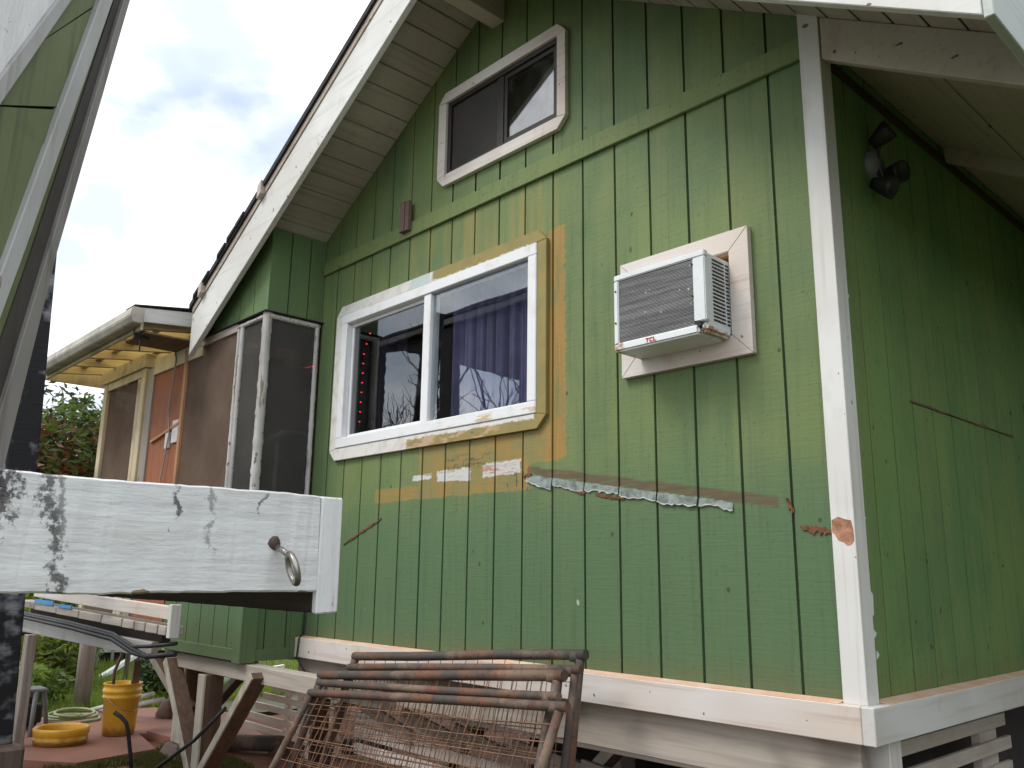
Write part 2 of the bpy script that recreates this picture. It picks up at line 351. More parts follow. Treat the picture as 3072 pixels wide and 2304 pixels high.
def leaf(name, c1, c2, trans=.35):
    m = NT(name); a = m.noise(2.2, 4); b = m.noise(30, 2)
    col = m.mix(m.step(a, .36, .64), c1, c2); col = m.mix(m.mul(b, .5), col, tuple(v*.6 for v in c1))
    d = m.bsdf(col, .5, spec=.35); t = m.n('ShaderNodeBsdfTranslucent'); m.set(t.inputs['Color'], m.mix(.5, col, (c1[0]*1.6, c1[1]*1.5, c1[2]*.8)))
    mm = m.n('ShaderNodeMixShader'); mm.inputs[0].default_value = trans; m.set(mm.inputs[1], d); m.set(mm.inputs[2], t.outputs[0])
    return m.done(mm.outputs[0])
leaf('leaf_bright', (.22, .26, .035), (.13, .18, .028), .45); leaf('leaf_mid', (.11, .16, .035), (.07, .115, .028), .4); leaf('leaf_dark', (.035, .062, .022), (.05, .085, .028), .25)
leaf('leaf_brown', (.20, .085, .035), (.13, .06, .03)); leaf('grass', (.20, .30, .045), (.14, .22, .035), .45); leaf('grass_olive', (.105, .105, .03), (.075, .085, .025))
def plastic(name, col, col2):
    m = NT(name); a = m.noise(5, 5, .6); x, y, z = m.xyz()
    c = m.mix(m.step(a, .4, .7), col, col2)
    foot = m.mul(m.math('SUBTRACT', 1.0, m.step(m.add(z, m.mul(m.noise(30, 4), -.08)), -.87, -.80)), .8)
    c = m.mix(foot, c, (.16, .07, .03)); c = m.mix(m.mul(m.step(m.noise(30, 5, .7), .62, .75), .35), c, (.25, .14, .05))
    return m.done(m.bsdf(c, .4, **{'Subsurface Weight': 0.0}))
plastic('yellow_plastic', (.74, .40, .035), (.62, .34, .04))
def fibreglass(name):
    m = NT(name); d = m.bsdf((.55, .42, .16), .6); t = m.n('ShaderNodeBsdfTranslucent'); t.inputs['Color'].default_value = (.92, .76, .42, 1)
    mm = m.n('ShaderNodeMixShader'); mm.inputs[0].default_value = .75; m.set(mm.inputs[1], d); m.set(mm.inputs[2], t.outputs[0])
    return m.done(mm.outputs[0])
fibreglass('fibreglass')
def emis(name, col, st):
    m = NT(name); e = m.n('ShaderNodeEmission'); e.inputs['Color'].default_value = (*col, 1); e.inputs['Strength'].default_value = st
    return m.done(e.outputs[0])
emis('red_led', (1.0, .04, .05), 2.2)
simple('torn_grey', (.24, .285, .27), .6, var=.6, sc=22)
simple('torn_pale', (.50, .50, .46), .7, var=.4, sc=30)
simple('raw_splinter', (.20, .085, .042), .85, var=.5, sc=40, bump=.6)
simple('chipped_wood', (.50, .25, .15), .8, var=.55, sc=26, bump=.6)
simple('hose', (.34, .40, .20), .5); simple('cloth_red', (.45, .03, .07), .8); simple('grey_plastic', (.20, .20, .21), .5)
simple('gutter', (.46, .43, .37), .55, var=.4, sc=7)

# ------------------------------------------------------------------ mesh builder
class MB:
    def __init__(s): s.v = []; s.f = []; s.sm = []
    def poly(s, pts, off, smooth=False):
        """polygon extruded by the vector off"""
        n = len(pts); b = len(s.v); off = Vector(off); pts = [Vector(p) for p in pts]
        nrm = Vector((0, 0, 0))
        for i in range(n): nrm += pts[i].cross(pts[(i+1) % n])
        if nrm.dot(off) > 0: pts = pts[::-1]
        s.v += pts + [p + off for p in pts]
        s.f.append(tuple(range(b, b+n))); s.f.append(tuple(range(b+2*n-1, b+n-1, -1)))
        for i in range(n): j = (i+1) % n; s.f.append((b+i, b+n+i, b+n+j, b+j))
        s.sm += [False]*(n+2); return s
    def box(s, x0, x1, y0, y1, z0, z1):
        return s.poly([(x0, y0, z0), (x1, y0, z0), (x1, y1, z0), (x0, y1, z0)], (0, 0, z1-z0))
    def bar(s, a, b, w, h, up=(0, 0, 1)):
        """rectangular bar from a to b, width w sideways, h along up"""
        a = Vector(a); b = Vector(b); d = (b-a).normalized(); up = Vector(up)
        side = d.cross(up).normalized(); u = side.cross(d).normalized()
        return s.poly([a+side*w/2+u*h/2, a-side*w/2+u*h/2, a-side*w/2-u*h/2, a+side*w/2-u*h/2], b-a)
    def tube(s, pts, r, n=8, closed=False, cap=True):
        pts = [Vector(p) for p in pts]; m = len(pts); b = len(s.v)
        rr = r if isinstance(r, (list, tuple)) else [r]*m
        prev = None
        for i, p in enumerate(pts):
            if closed: d = pts[(i+1) % m]-pts[i-1]
            else: d = pts[min(i+1, m-1)]-pts[max(i-1, 0)]
            d.normalize()
            if prev is None:
                t = Vector((0, 0, 1)) if abs(d.z) < .9 else Vector((1, 0, 0)); u = d.cross(t).normalized()
            else: u = (prev-d*prev.dot(d)).normalized()
            prev = u; w = d.cross(u)
            for k in range(n):
                a = 2*math.pi*k/n; s.v.append(p+(u*math.cos(a)+w*math.sin(a))*rr[i])
        rng = m if closed else m-1
        for i in range(rng):
            for k in range(n):
                a = b+i*n+k; c = b+i*n+(k+1) % n; j = (i+1) % m
                s.f.append((a, c, b+j*n+(k+1) % n, b+j*n+k)); s.sm.append(True)
        if cap and not closed:
            s.f.append(tuple(b+k for k in range(n-1, -1, -1))); s.f.append(tuple(b+(m-1)*n+k for k in range(n))); s.sm += [False, False]
        return s
    def lathe(s, prof, c=(0, 0, 0), n=28):
        """profile of (radius, height) turned about z"""
        b = len(s.v); c = Vector(c)
        for r, z in prof:
            for k in range(n):
                a = 2*math.pi*k/n; s.v.append(c+Vector((r*math.cos(a), r*math.sin(a), z)))
        for i in range(len(prof)-1):
            for k in range(n):
                s.f.append((b+i*n+k, b+i*n+(k+1) % n, b+(i+1)*n+(k+1) % n, b+(i+1)*n+k)); s.sm.append(True)
        return s
    def xf(s, M):
        s.v = [M @ Vector(p) for p in s.v]; return s
    def wobble(s, amt, sc=3.0):
        s.v = [p+mnoise.noise_vector(p*sc)*amt for p in s.v]; return s
def base(o):
    v = Vector(o.location)
    return v
ROOTLOC = {}
def build(name, mb, mat, parent=None, bevel=0.0, seg=1):
    loc = ROOTLOC.get(parent.name, Vector((0, 0, 0))) if parent else Vector((0, 0, 0))
    me = bpy.data.meshes.new(name)
    me.from_pydata([tuple(Vector(p)-loc) for p in mb.v], [], mb.f)
    if bevel:
        bm = bmesh.new(); bm.from_mesh(me)
        ed = [e for e in bm.edges if len(e.link_faces) == 2 and e.calc_face_angle(0) > .6]
        bmesh.ops.bevel(bm, geom=ed, offset=bevel, segments=seg, affect='EDGES', clamp_overlap=True)
        bm.to_mesh(me); bm.free()
    else:
        me.polygons.foreach_set('use_smooth', mb.sm)
    me.materials.append(MATS[mat]); me.update()
    o = bpy.data.objects.new(name, me); COL.objects.link(o)
    if parent: o.parent = parent; ROOTLOC[o.name] = loc
    return o
def thing(name, label, cat, loc, group=None):
    o = bpy.data.objects.new(name, None); COL.objects.link(o); o.location = loc; o.empty_display_size = .1
    ROOTLOC[o.name] = Vector(loc)
    o['label'] = label; o['category'] = cat
    if group: o['group'] = group
    return o
def tag(o, label, cat, group=None):
    o['label'] = label; o['category'] = cat
    if group: o['group'] = group
    return o
def struct(name, mb, mat):
    o = build(name, mb, mat); o['kind'] = 'structure'; return o

G = -0.88      # ground level; z = 0 is the foot of the siding
# ------------------------------------------------------------------ ground
mb = MB(); n = 40
for i in range(n+1):
    for j in range(n+1):
        u = (i/n-.5)*2; w = (j/n-.5)*2
        x = -4+math.copysign(abs(u)**3, u)*300; y = math.copysign(abs(w)**3, w)*300
        mb.v.append(Vector((x, y, G-.01+.02*mnoise.noise(Vector((x*.7, y*.7, 0))))))
for i in range(n):
    for j in range(n): mb.f.append((i*(n+1)+j, (i+1)*(n+1)+j, (i+1)*(n+1)+j+1, i*(n+1)+j+1)); mb.sm.append(True)
struct('ground', mb, 'soil')
slab_pts = [(-6.2, -1.35), (-7.0, -.55), (-7.05, -.33), (-6.97, .43), (-6.48, .46), (-5.5, .05), (-5.75, -.16), (-5.08, -.29), (-4.95, -.85), (-5.23, -1.07), (-5.6, -1.3)]
mb = MB(); mb.poly([(x, y, G+.035) for x, y in slab_pts], (0, 0, -.10)); struct('concrete_slab', mb, 'slab_red')
slab2 = [(-5.70, -.13), (-5.48, .07), (-6.46, .48), (-6.0, .75), (-4.6, .35), (-5.22, -.06)]
mb = MB(); mb.poly([(-6.40, .52, G+.05), (-5.72, -.11, G+.05), (-5.25, -.06, G+.05), (-5.0, .5, G+.05), (-6.2, .8, G+.05)], (0, 0, -.10)); struct('concrete_step', mb, 'slab_red')

# ------------------------------------------------------------------ the green house
H = thing('green_house', 'green grooved-siding house on posts with white trim and gabled roof', 'house', (-1.8, 1.5, G))
XL = -3.64; XA = -1.869; SL = .597; SR = .617; ZA = 3.712; OV = -.52   # left end, apex, slopes, soffit apex, overhang
def zsoff(x): return ZA-(XA-x)*SL if x < XA else ZA-(x-XA)*SR
def strips(xa, xb, zlo, zhi, openings):
    """cut openings (x0,x1,z0,z1) out of the strip; zhi is a function of x"""
    xs = sorted({xa, xb} | {v for o in openings for v in o[:2] if xa < v < xb} | ({XA} if xa < XA < xb else set()))
    out = []
    for a, b in zip(xs, xs[1:]):
        m = (a+b)/2; cur = zlo; segs = []
        for o in sorted((o for o in openings if o[0] <= m <= o[1]), key=lambda o: o[2]):
            if o[2] > cur: segs.append((cur, o[2], o[2]))
            cur = max(cur, o[3])
        if cur < min(zhi(a), zhi(b)): segs.append((cur, zhi(a), zhi(b)))
        for z0, za, zb in segs:
            if min(za, zb)-z0 > .003: out.append(((a, z0), (b, z0), (b, zb), (a, za)))
    return out
OPEN = [(-3.335, -1.525, 1.165, 2.045), (-2.305, -1.375, 2.68, 3.165), (-.895, -.415, 1.335, 1.69)]
G0 = -.2126; P8 = .2032; GR = .0125
grooves = [G0-P8*k for k in range(17)]
edges = [0.0]+grooves+[XL]
wall = MB()
for q in strips(XL, 0.0, -.02, lambda x: zsoff(x)+.05, OPEN):
    wall.poly([(x, .011, z) for x, z in q], (0, .03, 0))
gable = build('gable_wall', wall, 'groove_green', H)
BANDZ = (2.40, 2.495)
for i in range(len(edges)-1):
    xb = edges[i]-(GR/2 if i else 0); xa = edges[i+1]+(GR/2 if i < len(edges)-2 else 0)
    if xb-xa < .01: continue
    for zl, zh in ((-.02, lambda x: 2.44), (2.445, lambda x: zsoff(x)+.03)):
        jit = random.uniform(-.0012, .0012)
        for q in strips(xa, xb, zl, zh, OPEN): build('plank', MB().poly([(x, jit, z) for x, z in q], (0, .0115-jit, 0)), 'wall_green', gable)
# belly band
mb = MB(); mb.box(XL+.005, -.055, -.021, -.0025, *BANDZ); build('belly_band', mb, 'band_green', gable, .003)
# torn layer of siding: a ragged pale flap left on each board under the brown scar
rr = random.Random(3)
for i in range(1, len(edges)-1):
    xr = min(edges[i]-.004, -.46); xl = max(edges[i+1]+.004, -1.605)
    if xr-xl < .03: continue
    nn = max(5, int((xr-xl)/.0125)); lift = rr.uniform(.002, .010); dep = rr.uniform(.024, .046); ph = rr.uniform(.5, 1); mb = MB(); mp_ = MB(); t = []; b = []; c = []
    for k in range(nn+1):
        x = xl+(xr-xl)*k/nn; zc = .868-.167*(x+1.6)
        ph = max(.35, min(1.15, ph+rr.uniform(-.16, .16))); dd = dep*ph+rr.uniform(-.002, .002)
        t.append((x, -.0022, zc+.004+rr.uniform(-.003, .003))); b.append((x, -.004-lift*rr.uniform(.6, 1), zc-dd)); c.append((x, -.0045-lift*rr.uniform(.6, 1), zc-dd-.0035-rr.uniform(0, .003)))
    for k in range(nn): mb.poly([t[k], t[k+1], b[k+1], b[k]], (0, .0018, 0)); mp_.poly([b[k], b[k+1], c[k+1], c[k]], (0, .0018, 0))
    fl_ = build('torn_flap', mb, 'torn_grey', gable); 
    build('torn_edge', mp_, 'torn_pale', gable)
def splinter(x0, z0, x1, z1, w, seed):
    rr = random.Random(seed); mb = MB(); n = 16; t = []; b = []
    for k in range(n+1):
        f = k/n; x = x0+(x1-x0)*f; z = z0+(z1-z0)*f; ww = w*(.15+.85*math.sin(math.pi*min(1, max(.02, f)))**.6)*rr.uniform(.35, 1.15); z += rr.uniform(-.2, .2)*w
        t.append((x, -.007, z+ww/2)); b.append((x, -.006, z-ww/2))
    for k in range(n): mb.poly([t[k], t[k+1], b[k+1], b[k]], (0, .0075, 0))
    build('splinter', mb, 'raw_splinter', gable)
splinter(-.185, .578, -.052, .558, .030, 1); splinter(-1.16, .752, -.99, .722, .018, 2); splinter(-1.27, .768, -1.22, .762, .016, 3)
splinter(-3.21, .565, -2.82, .705, .016, 4); splinter(-.235, .675, -.205, .635, .035, 5); splinter(-1.625, .862, -1.57, .872, .022, 6)
# small timber block on the band
mb = MB(); mb.box(-2.70, -2.652, -.055, -.0225, 2.435, 2.63); build('wood_block', mb, 'red_block', gable, .002)
mb = MB(); mb.box(-2.648, -2.612, -.05, -.0225, 2.435, 2.625); build('wood_block', mb, 'red_block', gable, .002)

# side wall on the right
mb = MB(); mb.box(-.04, -.0115, .0, 6.5, -.02, 2.75); side = build('side_wall', mb, 'groove_green', H)
ys = [0.0, .012]
yy = .215
pl = [.03]
while yy < 6.4: pl.append(yy); yy += P8
for k in range(len(pl)-1):
    a, b = pl[k]+(.005 if k else 0), pl[k+1]-.005
    mb = MB()
    if .58 < (a+b)/2 < 1.84:
        mb.box(-.0115, 0, a, b, -.02, 1.098); build('plank', mb, 'side_green', side)
        mb = MB(); mb.box(-.0115, -.003, a, b, 1.106, 2.60)
    else: mb.box(-.0115, random.uniform(-.001, .0), a, b, -.02, 2.60)
    build('plank', mb, 'side_green', side)
mb = MB(); rr = random.Random(5)
for k in range(14):
    y0 = .60+k*.088; mb.box(-.002, .004, y0, y0+.084, 1.100+rr.uniform(-.003, .002), 1.106+rr.uniform(-.001, .004))
build('joint_strip', mb, 'wood_brown', side)
for z0, z1, y0 in ((.27, .36, .105), (.20, .23, .11), (.60, .62, .10), (.13, .16, .118), (1.42, 1.45, .10)):
    mb = MB(); mb.poly([(.0006, y0, z0), (.0006, y0+.018, z0+.01), (.0006, y0+.022, z1-.012), (.0006, y0+.006, z1)], (.0012, 0, 0)); build('paint_daub', mb, 'pvc', side)
# corner boards
cp = MB(); cp.poly([(-.058, -.026, -.005), (.026, -.026, -.005), (.026, -.026, 2.575), (-.058, -.026, 2.635)], (0, .0235, 0)); corner = build('corner_post', cp, 'trim_white', H, .002)
cp = MB(); cp.box(.0025, .0245, -.0022, .064, -.005, 2.43); build('side_board', cp, 'trim_white', corner, .002)
cp = MB(); rr = random.Random(4); cz = [(-.054, .60), (-.03, .612), (-.005, .60), (.015, .598), (.0205, .57), (.0215, .53), (.012, .512), (-.004, .508), (-.018, .522), (-.034, .53), (-.046, .55), (-.0545, .558)]
cp.poly([(x, -.0275, z+rr.uniform(-.004, .004)) for x, z in cz], (0, .0035, 0)); build('chipped_patch', cp, 'chipped_wood', corner)
# skirt boards and ledge
def skirt(mb_pts): pass
mb = MB(); mb.poly([(-3.62, -.062, -.004), (.0165, -.062, -.004), (.0165, -.062, -.122), (-3.62, -.062, -.122)], (0, .045, 0)); sk = build('skirt_board', mb, 'trim_white_x', H, .003)
mb = MB(); mb.poly([(-3.61, -.060, -.0025), (-.06, -.060, -.0025), (-.06, -.003, .004), (-3.61, -.003, .004)], (0, 0, -.003)); build('ledge', mb, 'soil_dust', sk)
mb = MB(); mb.poly([(.062, -.0628, -.004), (.062, 6.4, -.004), (.062, 6.4, -.122), (.062, -.0628, -.122)], (-.044, 0, 0)); sk2 = build('skirt_board', mb, 'trim_white_y', H, .003)
mb = MB(); mb.poly([(.060, .065, -.0025), (.060, 6.3, -.0025), (.003, 6.3, .004), (.003, .065, .004)], (0, 0, -.003)); build('ledge', mb, 'soil_dust', sk2)
# floor
mb = MB(); mb.box(-3.6, -.02, .05, 6.4, -.10, -.03); build('floor', mb, 'wood_brown', H)

# ---- unseen wing added on the right to shade the side wall
build('added_shade_wing', MB().box(.07, 4.6, 2.75, 2.80, -.02, 2.72).box(.64, 4.6, 1.55, 6.5, 2.45, 2.52), 'side_green', H)
build('added_wing_skirt', MB().box(.07, 4.6, 2.70, 2.745, -.122, -.004), 'trim_white_x', H)
# ---- big window
def clipped(x0, x1, z0, z1, c): return [(x0+c, z0), (x1-c, z0), (x1, z0+c), (x1, z1-c), (x1-c, z1), (x0+c, z1), (x0, z1-c), (x0, z0+c)]
def trim_boards(parent, X0, X1, Z0, Z1, x0, x1, z0, z1, c, y0, d, mat, name='trim_board'):
    y = y0
    for pts in ([(X0+c, Z0), (X1-c, Z0), (X1, Z0+c), (x1, z0), (x0, z0), (X0, Z0+c)],
                [(X0, Z1-c), (x0, z1), (x1, z1), (X1, Z1-c), (X1-c, Z1), (X0+c, Z1)],
                [(X0, Z0+c+.0015), (x0, z0+.0015), (x0, z1-.0015), (X0, Z1-c-.0015)],
                [(X1, Z0+c+.0015), (x1, z0+.0015), (x1, z1-.0015), (X1, Z1-c-.0015)]):
        mb = MB(); mb.poly([(x, y, z) for x, z in pts], (0, d, 0)); build(name, mb, mat, parent, .002)
def frame_ring(mb, x0, x1, z0, z1, w, y0, y1):
    mb.box(x0, x1, y0, y1, z0, z0+w); mb.box(x0, x1, y0, y1, z1-w, z1)
    mb.box(x0, x0+w, y0, y1, z0+w, z1-w); mb.box(x1-w, x1, y0, y1, z0+w, z1-w); return mb
mb = frame_ring(MB(), -3.335, -1.522, 1.165, 2.045, .062, -.030, .07)
win = build('window', mb, 'vinyl', H, .004)
trim_boards(win, -3.41, -1.456, 1.088, 2.112, -3.337, -1.520, 1.163, 2.047, .062, -.024, .0225, 'window_trim')
mb = MB(); mb.box(-2.46, -2.395, -.022, .05, 1.2275, 1.9825); build('mullion', mb, 'vinyl', win, .004)
mb = frame_ring(MB(), -3.272, -2.461, 1.228, 1.982, .022, .012, .045); build('sash_frame', mb, 'vinyl', win, .002)
mb = MB(); mb.box(-3.25, -2.483, .022, .026, 1.25, 1.96); build('pane', mb, 'wavy_glass', win)
mb = MB(); mb.box(-2.394, -1.585, .000, .004, 1.228, 1.982); build('pane', mb, 'glass', win)
# ---- upper window
mb = frame_ring(MB(), -2.30, -1.378, 2.685, 3.16, .028, -.012, .06)
uw = build('upper_window', mb, 'bronze', H, .002)
trim_boards(uw, -2.368, -1.32, 2.618, 3.225, -2.298, -1.380, 2.687, 3.158, .058, -.030, .0285, 'trim_white_x')
mb = MB(); mb.box(-1.865, -1.815, -.004, .05, 2.714, 3.131); build('mullion', mb, 'bronze', uw)
mb = frame_ring(MB(), -1.8145, -1.4065, 2.714, 3.131, .025, .002, .03); build('sash_frame', mb, 'bronze', uw)
mb = MB(); mb.box(-1.789, -1.432, .012, .016, 2.739, 3.106); build('pane', mb, 'dirty_glass', uw)
mb = MB(); mb.box(-2.271, -1.866, .020, .024, 2.714, 3.131); build('pane', mb, 'dirty_glass', uw)
mb = MB(); mb.box(-2.271, -1.866, .006, .0065, 2.714, 3.131); build('insect_screen', mb, 'insect_screen_grey', uw)
# ---- opening trim round the air conditioner (mitred boards)
mb = MB(); frame_ring(mb, -.895, -.412, 1.334, 1.692, .012, -.012, .06)
op = build('opening_trim', mb, 'wood_tan', H)
X0, X1, Z0, Z1, x0, x1, z0, z1 = -.978, -.324, 1.248, 1.775, -.893, -.414, 1.336, 1.69
for pts in ([(X0, Z0), (X1, Z0), (x1, z0), (x0, z0)], [(X0, Z1), (x0, z1), (x1, z1), (X1, Z1)],
            [(X0, Z0+.002), (x0, z0+.002), (x0, z1-.002), (X0, Z1-.002)], [(X1, Z0+.002), (x1, z0+.002), (x1, z1-.002), (X1, Z1-.002)]):
    mb = MB(); mb.poly([(x, -.030, z) for x, z in pts], (0, .0285, 0)); build('trim_board', mb, 'trim_white_x', op, .0015)
# ---- room behind the gable wall (inside faces)
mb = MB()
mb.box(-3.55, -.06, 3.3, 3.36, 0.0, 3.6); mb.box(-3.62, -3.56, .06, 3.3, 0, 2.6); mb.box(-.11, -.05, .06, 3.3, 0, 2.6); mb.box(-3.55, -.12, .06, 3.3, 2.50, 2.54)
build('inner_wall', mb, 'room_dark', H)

# ---- main roof: soffit boards, barge boards, shingles
def roofp(s, side, up=0.0):   # point s metres along x from the apex on one slope at soffit level
    return (XA-s, ZA-s*SL+up) if side == 'L' else (XA+s, ZA-s*SR+up)
rl = MB()
LEFT, RIGHT = 2.72, 2.60
for side_, Ln, sl in (('L', LEFT, SL), ('R', RIGHT, SR)):
    a = roofp(0, side_, .021); b = roofp(Ln, side_, .021)
    yb = -.484; ye = 6.6
    off = .10
    rl.poly([(a[0], yb, a[1]), (b[0], yb, b[1]), (b[0], yb, b[1]+off), (a[0], yb, a[1]+off)], (0, ye-yb, 0))
roof = build('roof', rl, 'soffit_white', H)
pitch_b = .142
for side_, Ln, sl in (('L', LEFT, SL), ('R', RIGHT, SR)):
    cs = 1/math.sqrt(1+sl*sl); k = 0
    s = .004
    while s < Ln-.01:
        e = min(s+pitch_b*cs-.0085, Ln-.002)
        a = roofp(s, side_); b = roofp(e, side_); j = random.uniform(-.0015, .0015)
        mb = MB(); mb.poly([(a[0], -.4825, a[1]+j), (b[0], -.4825, b[1]+j), (b[0], -.4825, b[1]+.0205), (a[0], -.4825, a[1]+.0205)], (0, .48, 0))
        build('soffit_board', mb, 'soffit_white', roof, .0025); s += pitch_b*cs
def slopebar(side_, s0, s1, zlo, zhi, y0, y1, name, mat, bev=.003, plumb=True):
    a = roofp(s0, side_); b = roofp(s1, side_)
    mb = MB(); mb.poly([(a[0], y0, a[1]+zlo), (b[0], y0, b[1]+zlo), (b[0], y0, b[1]+zhi), (a[0], y0, a[1]+zhi)], (0, y1-y0, 0))
    return build(name, mb, mat, roof, bev)
for side_, Ln in (('L', LEFT), ('R', RIGHT)):
    slopebar(side_, .001, Ln, -.178, .125, -.522, -.486, 'barge_board', 'barge_white')
    slopebar(side_, .001, Ln-.01, .128, .178, -.530, -.486, 'drip_board', 'weathered_strip')
    slopebar(side_, .001, Ln+.02, .181, .222, -.545, 6.65, 'shingle_layer', 'shingle', 0)
# ragged shingle ends and a wooden bracket on the rake
rr = random.Random(9)
for k in range(5):
    s = 1.95+k*.15+rr.uniform(-.05, .05); a = roofp(s, 'L')
    mb = MB(); mb.poly([(a[0], -.556, a[1]+.20), (a[0]-.11, -.556, a[1]+.20-.11*SL), (a[0]-.11, -.556, a[1]+.224-.11*SL+rr.uniform(0, .012)), (a[0], -.556, a[1]+.224)], (0, .3, 0)); build('shingle', mb, 'shingle', roof)
for s in (1.70, 2.52):
    a = roofp(s, 'L'); mb = MB(); mb.poly([(a[0], -.560, a[1]+.13), (a[0]-.05, -.560, a[1]+.10), (a[0]-.05, -.560, a[1]+.19), (a[0], -.560, a[1]+.22)], (0, .029, 0)); build('rake_block', mb, 'weathered_strip', roof, .001)
# ridge beam and right-hand rafter, eave ceiling, fascia
mb = MB(); mb.box(XA-.05, XA+.05, -.4, .0, ZA-.235, ZA-.062); build('ridge_beam', mb, 'eave_board', roof, .004)
a = roofp(-XA+.030, 'R'); b = roofp(RIGHT-.015, 'R')
mb = MB(); mb.poly([(a[0], -.0215, a[1]-.002), (b[0], -.0215, b[1]-.002), (b[0], -.0215, b[1]-.185), (a[0], -.0215, a[1]-.185)], (0, .04, 0)); build('rafter', mb, 'eave_board', roof, .003)
a = roofp(-XA+.003, 'R'); b = roofp(RIGHT-.03, 'R')
for k in range(2):
    f0, f1 = (0, .52)[k], (.52, 1)[k]
    p = (a[0]+(b[0]-a[0])*f0, a[1]+(b[1]-a[1])*f0); q = (a[0]+(b[0]-a[0])*f1-.006, a[1]+(b[1]-a[1])*f1+.004)
    mb = MB(); mb.poly([(p[0], .02, p[1]-.09), (q[0], .02, q[1]-.09), (q[0], .02, q[1]-.072), (p[0], .02, p[1]-.072)], (0, 6.3, 0)); build('eave_ceiling_board', mb, 'eave_board', roof)
for y0 in (1.22, 2.44, 3.66):
    mb = MB(); mb.poly([(a[0]+.02, y0, a[1]-.1), (b[0], y0, b[1]-.09), (b[0], y0, b[1]-.16), (a[0]+.02, y0, a[1]-.18)], (0, .04, 0)); build('rafter', mb, 'eave_board', roof)
mb = MB(); mb.box(.002, .016, .066, 6.3, 2.372, 2.405); build('frieze_board', mb, 'wood_dark', roof)
b = roofp(RIGHT, 'R'); mb = MB(); mb.box(b[0]+.002, b[0]+.03, -.522, 6.5, b[1]-.19, b[1]+.12); build('eave_fascia', mb, 'eave_fascia', roof, .003)
mb = MB(); mb.box(b[0]-.03, b[0]-.001, -.01, 6.5, b[1]-.17, b[1]-.02); build('sub_fascia', mb, 'eave_board', roof)

# ---- screened bay on the left
BY = -.41; BX = XL; BL = -4.86
bay = build('bay_wall', MB().box(BL+.012, BX-.012, BY+.012, BY+.03, -.10, .84).box(BX-.03, BX-.012, BY+.03, .0, -.10, .84), 'groove_green', H)
def baytop(x): return zsoff(x)+.02
xs = BX
mb = MB(); mb.poly([(BL, BY+.012, 2.06), (BX-.012, BY+.012, 2.06), (BX-.012, BY+.012, baytop(BX-.012)), (-4.56, BY+.012, baytop(-4.56))], (0, .018, 0)); mb.box(BX-.03, BX-.012, BY+.03, 0.0, 2.06, 2.66); build('upper_backing', mb, 'groove_green', bay)
x1 = BX
while x1 > BL+.02:
    x0_ = max(x1-P8, BL); a, b = x0_+.005, x1-(.005 if x1 < BX else 0)
    mb = MB(); mb.box(a, b, BY, BY+.0115, -.10, .84); build('plank', mb, 'bay_green', bay)
    if baytop(a) > 2.09:
        mb = MB(); mb.poly([(a, BY, 2.06), (b, BY, 2.06), (b, BY, baytop(b)), (a, BY, baytop(a))], (0, .0115, 0)); build('plank', mb, 'bay_green', bay)
    x1 -= P8
for y0, y1 in ((BY+.012, BY+.14), (BY+.15, BY+.285), (BY+.295, -.003)):
    mb = MB(); mb.box(BX-.0115, BX, y0, y1, 2.06, 2.655); build('plank', mb, 'bay_green', bay)
    mb = MB(); mb.box(BX-.0115, BX, y0, y1, -.10, .84); build('plank', mb, 'bay_green', bay)
for b_ in ((BX-.085, BX+.018, BY-.016, BY-.001, -.145, .84), (BX+.001, BX+.018, BY-.0005, BY+.09, -.145, .84), (BX+.001, BX+.018, -.09, -.003, -.14, .84), (BL, BX-.086, BY-.014, BY-.001, -.135, -.065), (BX+.001, BX+.014, BY+.0905, -.0905, -.135, -.065)):
    build('corner_board', MB().box(*b_), 'bay_green', bay, .002)
def bamboo(name, a, b, r, parent, mat='trim_white', seed=0):
    rr = random.Random(seed); a = Vector(a); b = Vector(b); L_ = (b-a).length; n = max(4, int(L_/.03)); pts = []; rad = []
    nxt = rr.uniform(.1, .25)
    d = 0
    for k in range(n+1):
        t = k/n; pts.append(a+(b-a)*t); rad.append(r*(1+rr.uniform(-.012, .012)))
    extra = []
    for k in range(1, n):
        if k % 6 == seed % 6: rad[k] = r*1.14
    mb = MB(); mb.tube(pts, rad, 10); return build(name, mb, mat, parent)
paint('bamboo_white', (.56, .56, .55), (.44, .43, .41), 'z', (.20, .17, .14), .65, wear=(.24, .20, .16), wear_thr=.58, spots=(.15, .12, .1), spot_thr=.68)
frame = build('screen_frame', MB().box(-4.90, -4.86, BY-.015, BY+.03, .80, 2.02), 'wood_tan', H, .003)
bamboo('corner_pole', (BX-.012, BY+.012, .80), (BX-.012, BY+.012, 2.06), .030, frame, 'bamboo_white', 1)
bamboo('pole', (-3.975, BY, .80), (-3.975, BY, 2.04), .017, frame, 'bamboo_white', 2)
bamboo('pole', (-4.03, BY+.005, .80), (-4.03, BY+.005, 2.04), .016, frame, 'bamboo_white', 3)
bamboo('pole', (BX, -.035, .80), (BX, -.035, 2.03), .016, frame, 'bamboo_white', 0)
bamboo('rail', (-3.64, BY, 2.03), (-4.03, BY, 2.03), .016, frame, 'bamboo_white', 2)
bamboo('rail', (BX, BY, 2.035), (BX, -.02, 2.035), .018, frame, 'bamboo_white', 1)
mb = MB(); mb.box(-4.86, -4.04, BY-.012, BY+.02, 2.0, 2.055); build('head_board', mb, 'weathered_strip', frame, .002)
mb = MB(); mb.box(-4.86, BX+.03, BY-.03, BY+.03, 2.056, 2.062); mb.box(BX-.03, BX+.03, BY+.031, 0.0, 2.056, 2.062); build('drip_flashing', mb, 'shingle', frame)
mb = MB(); mb.box(-4.86, -4.05, BY+.005, BY+.0056, .84, 2.0); build('insect_screen', mb, 'insect_screen', frame)
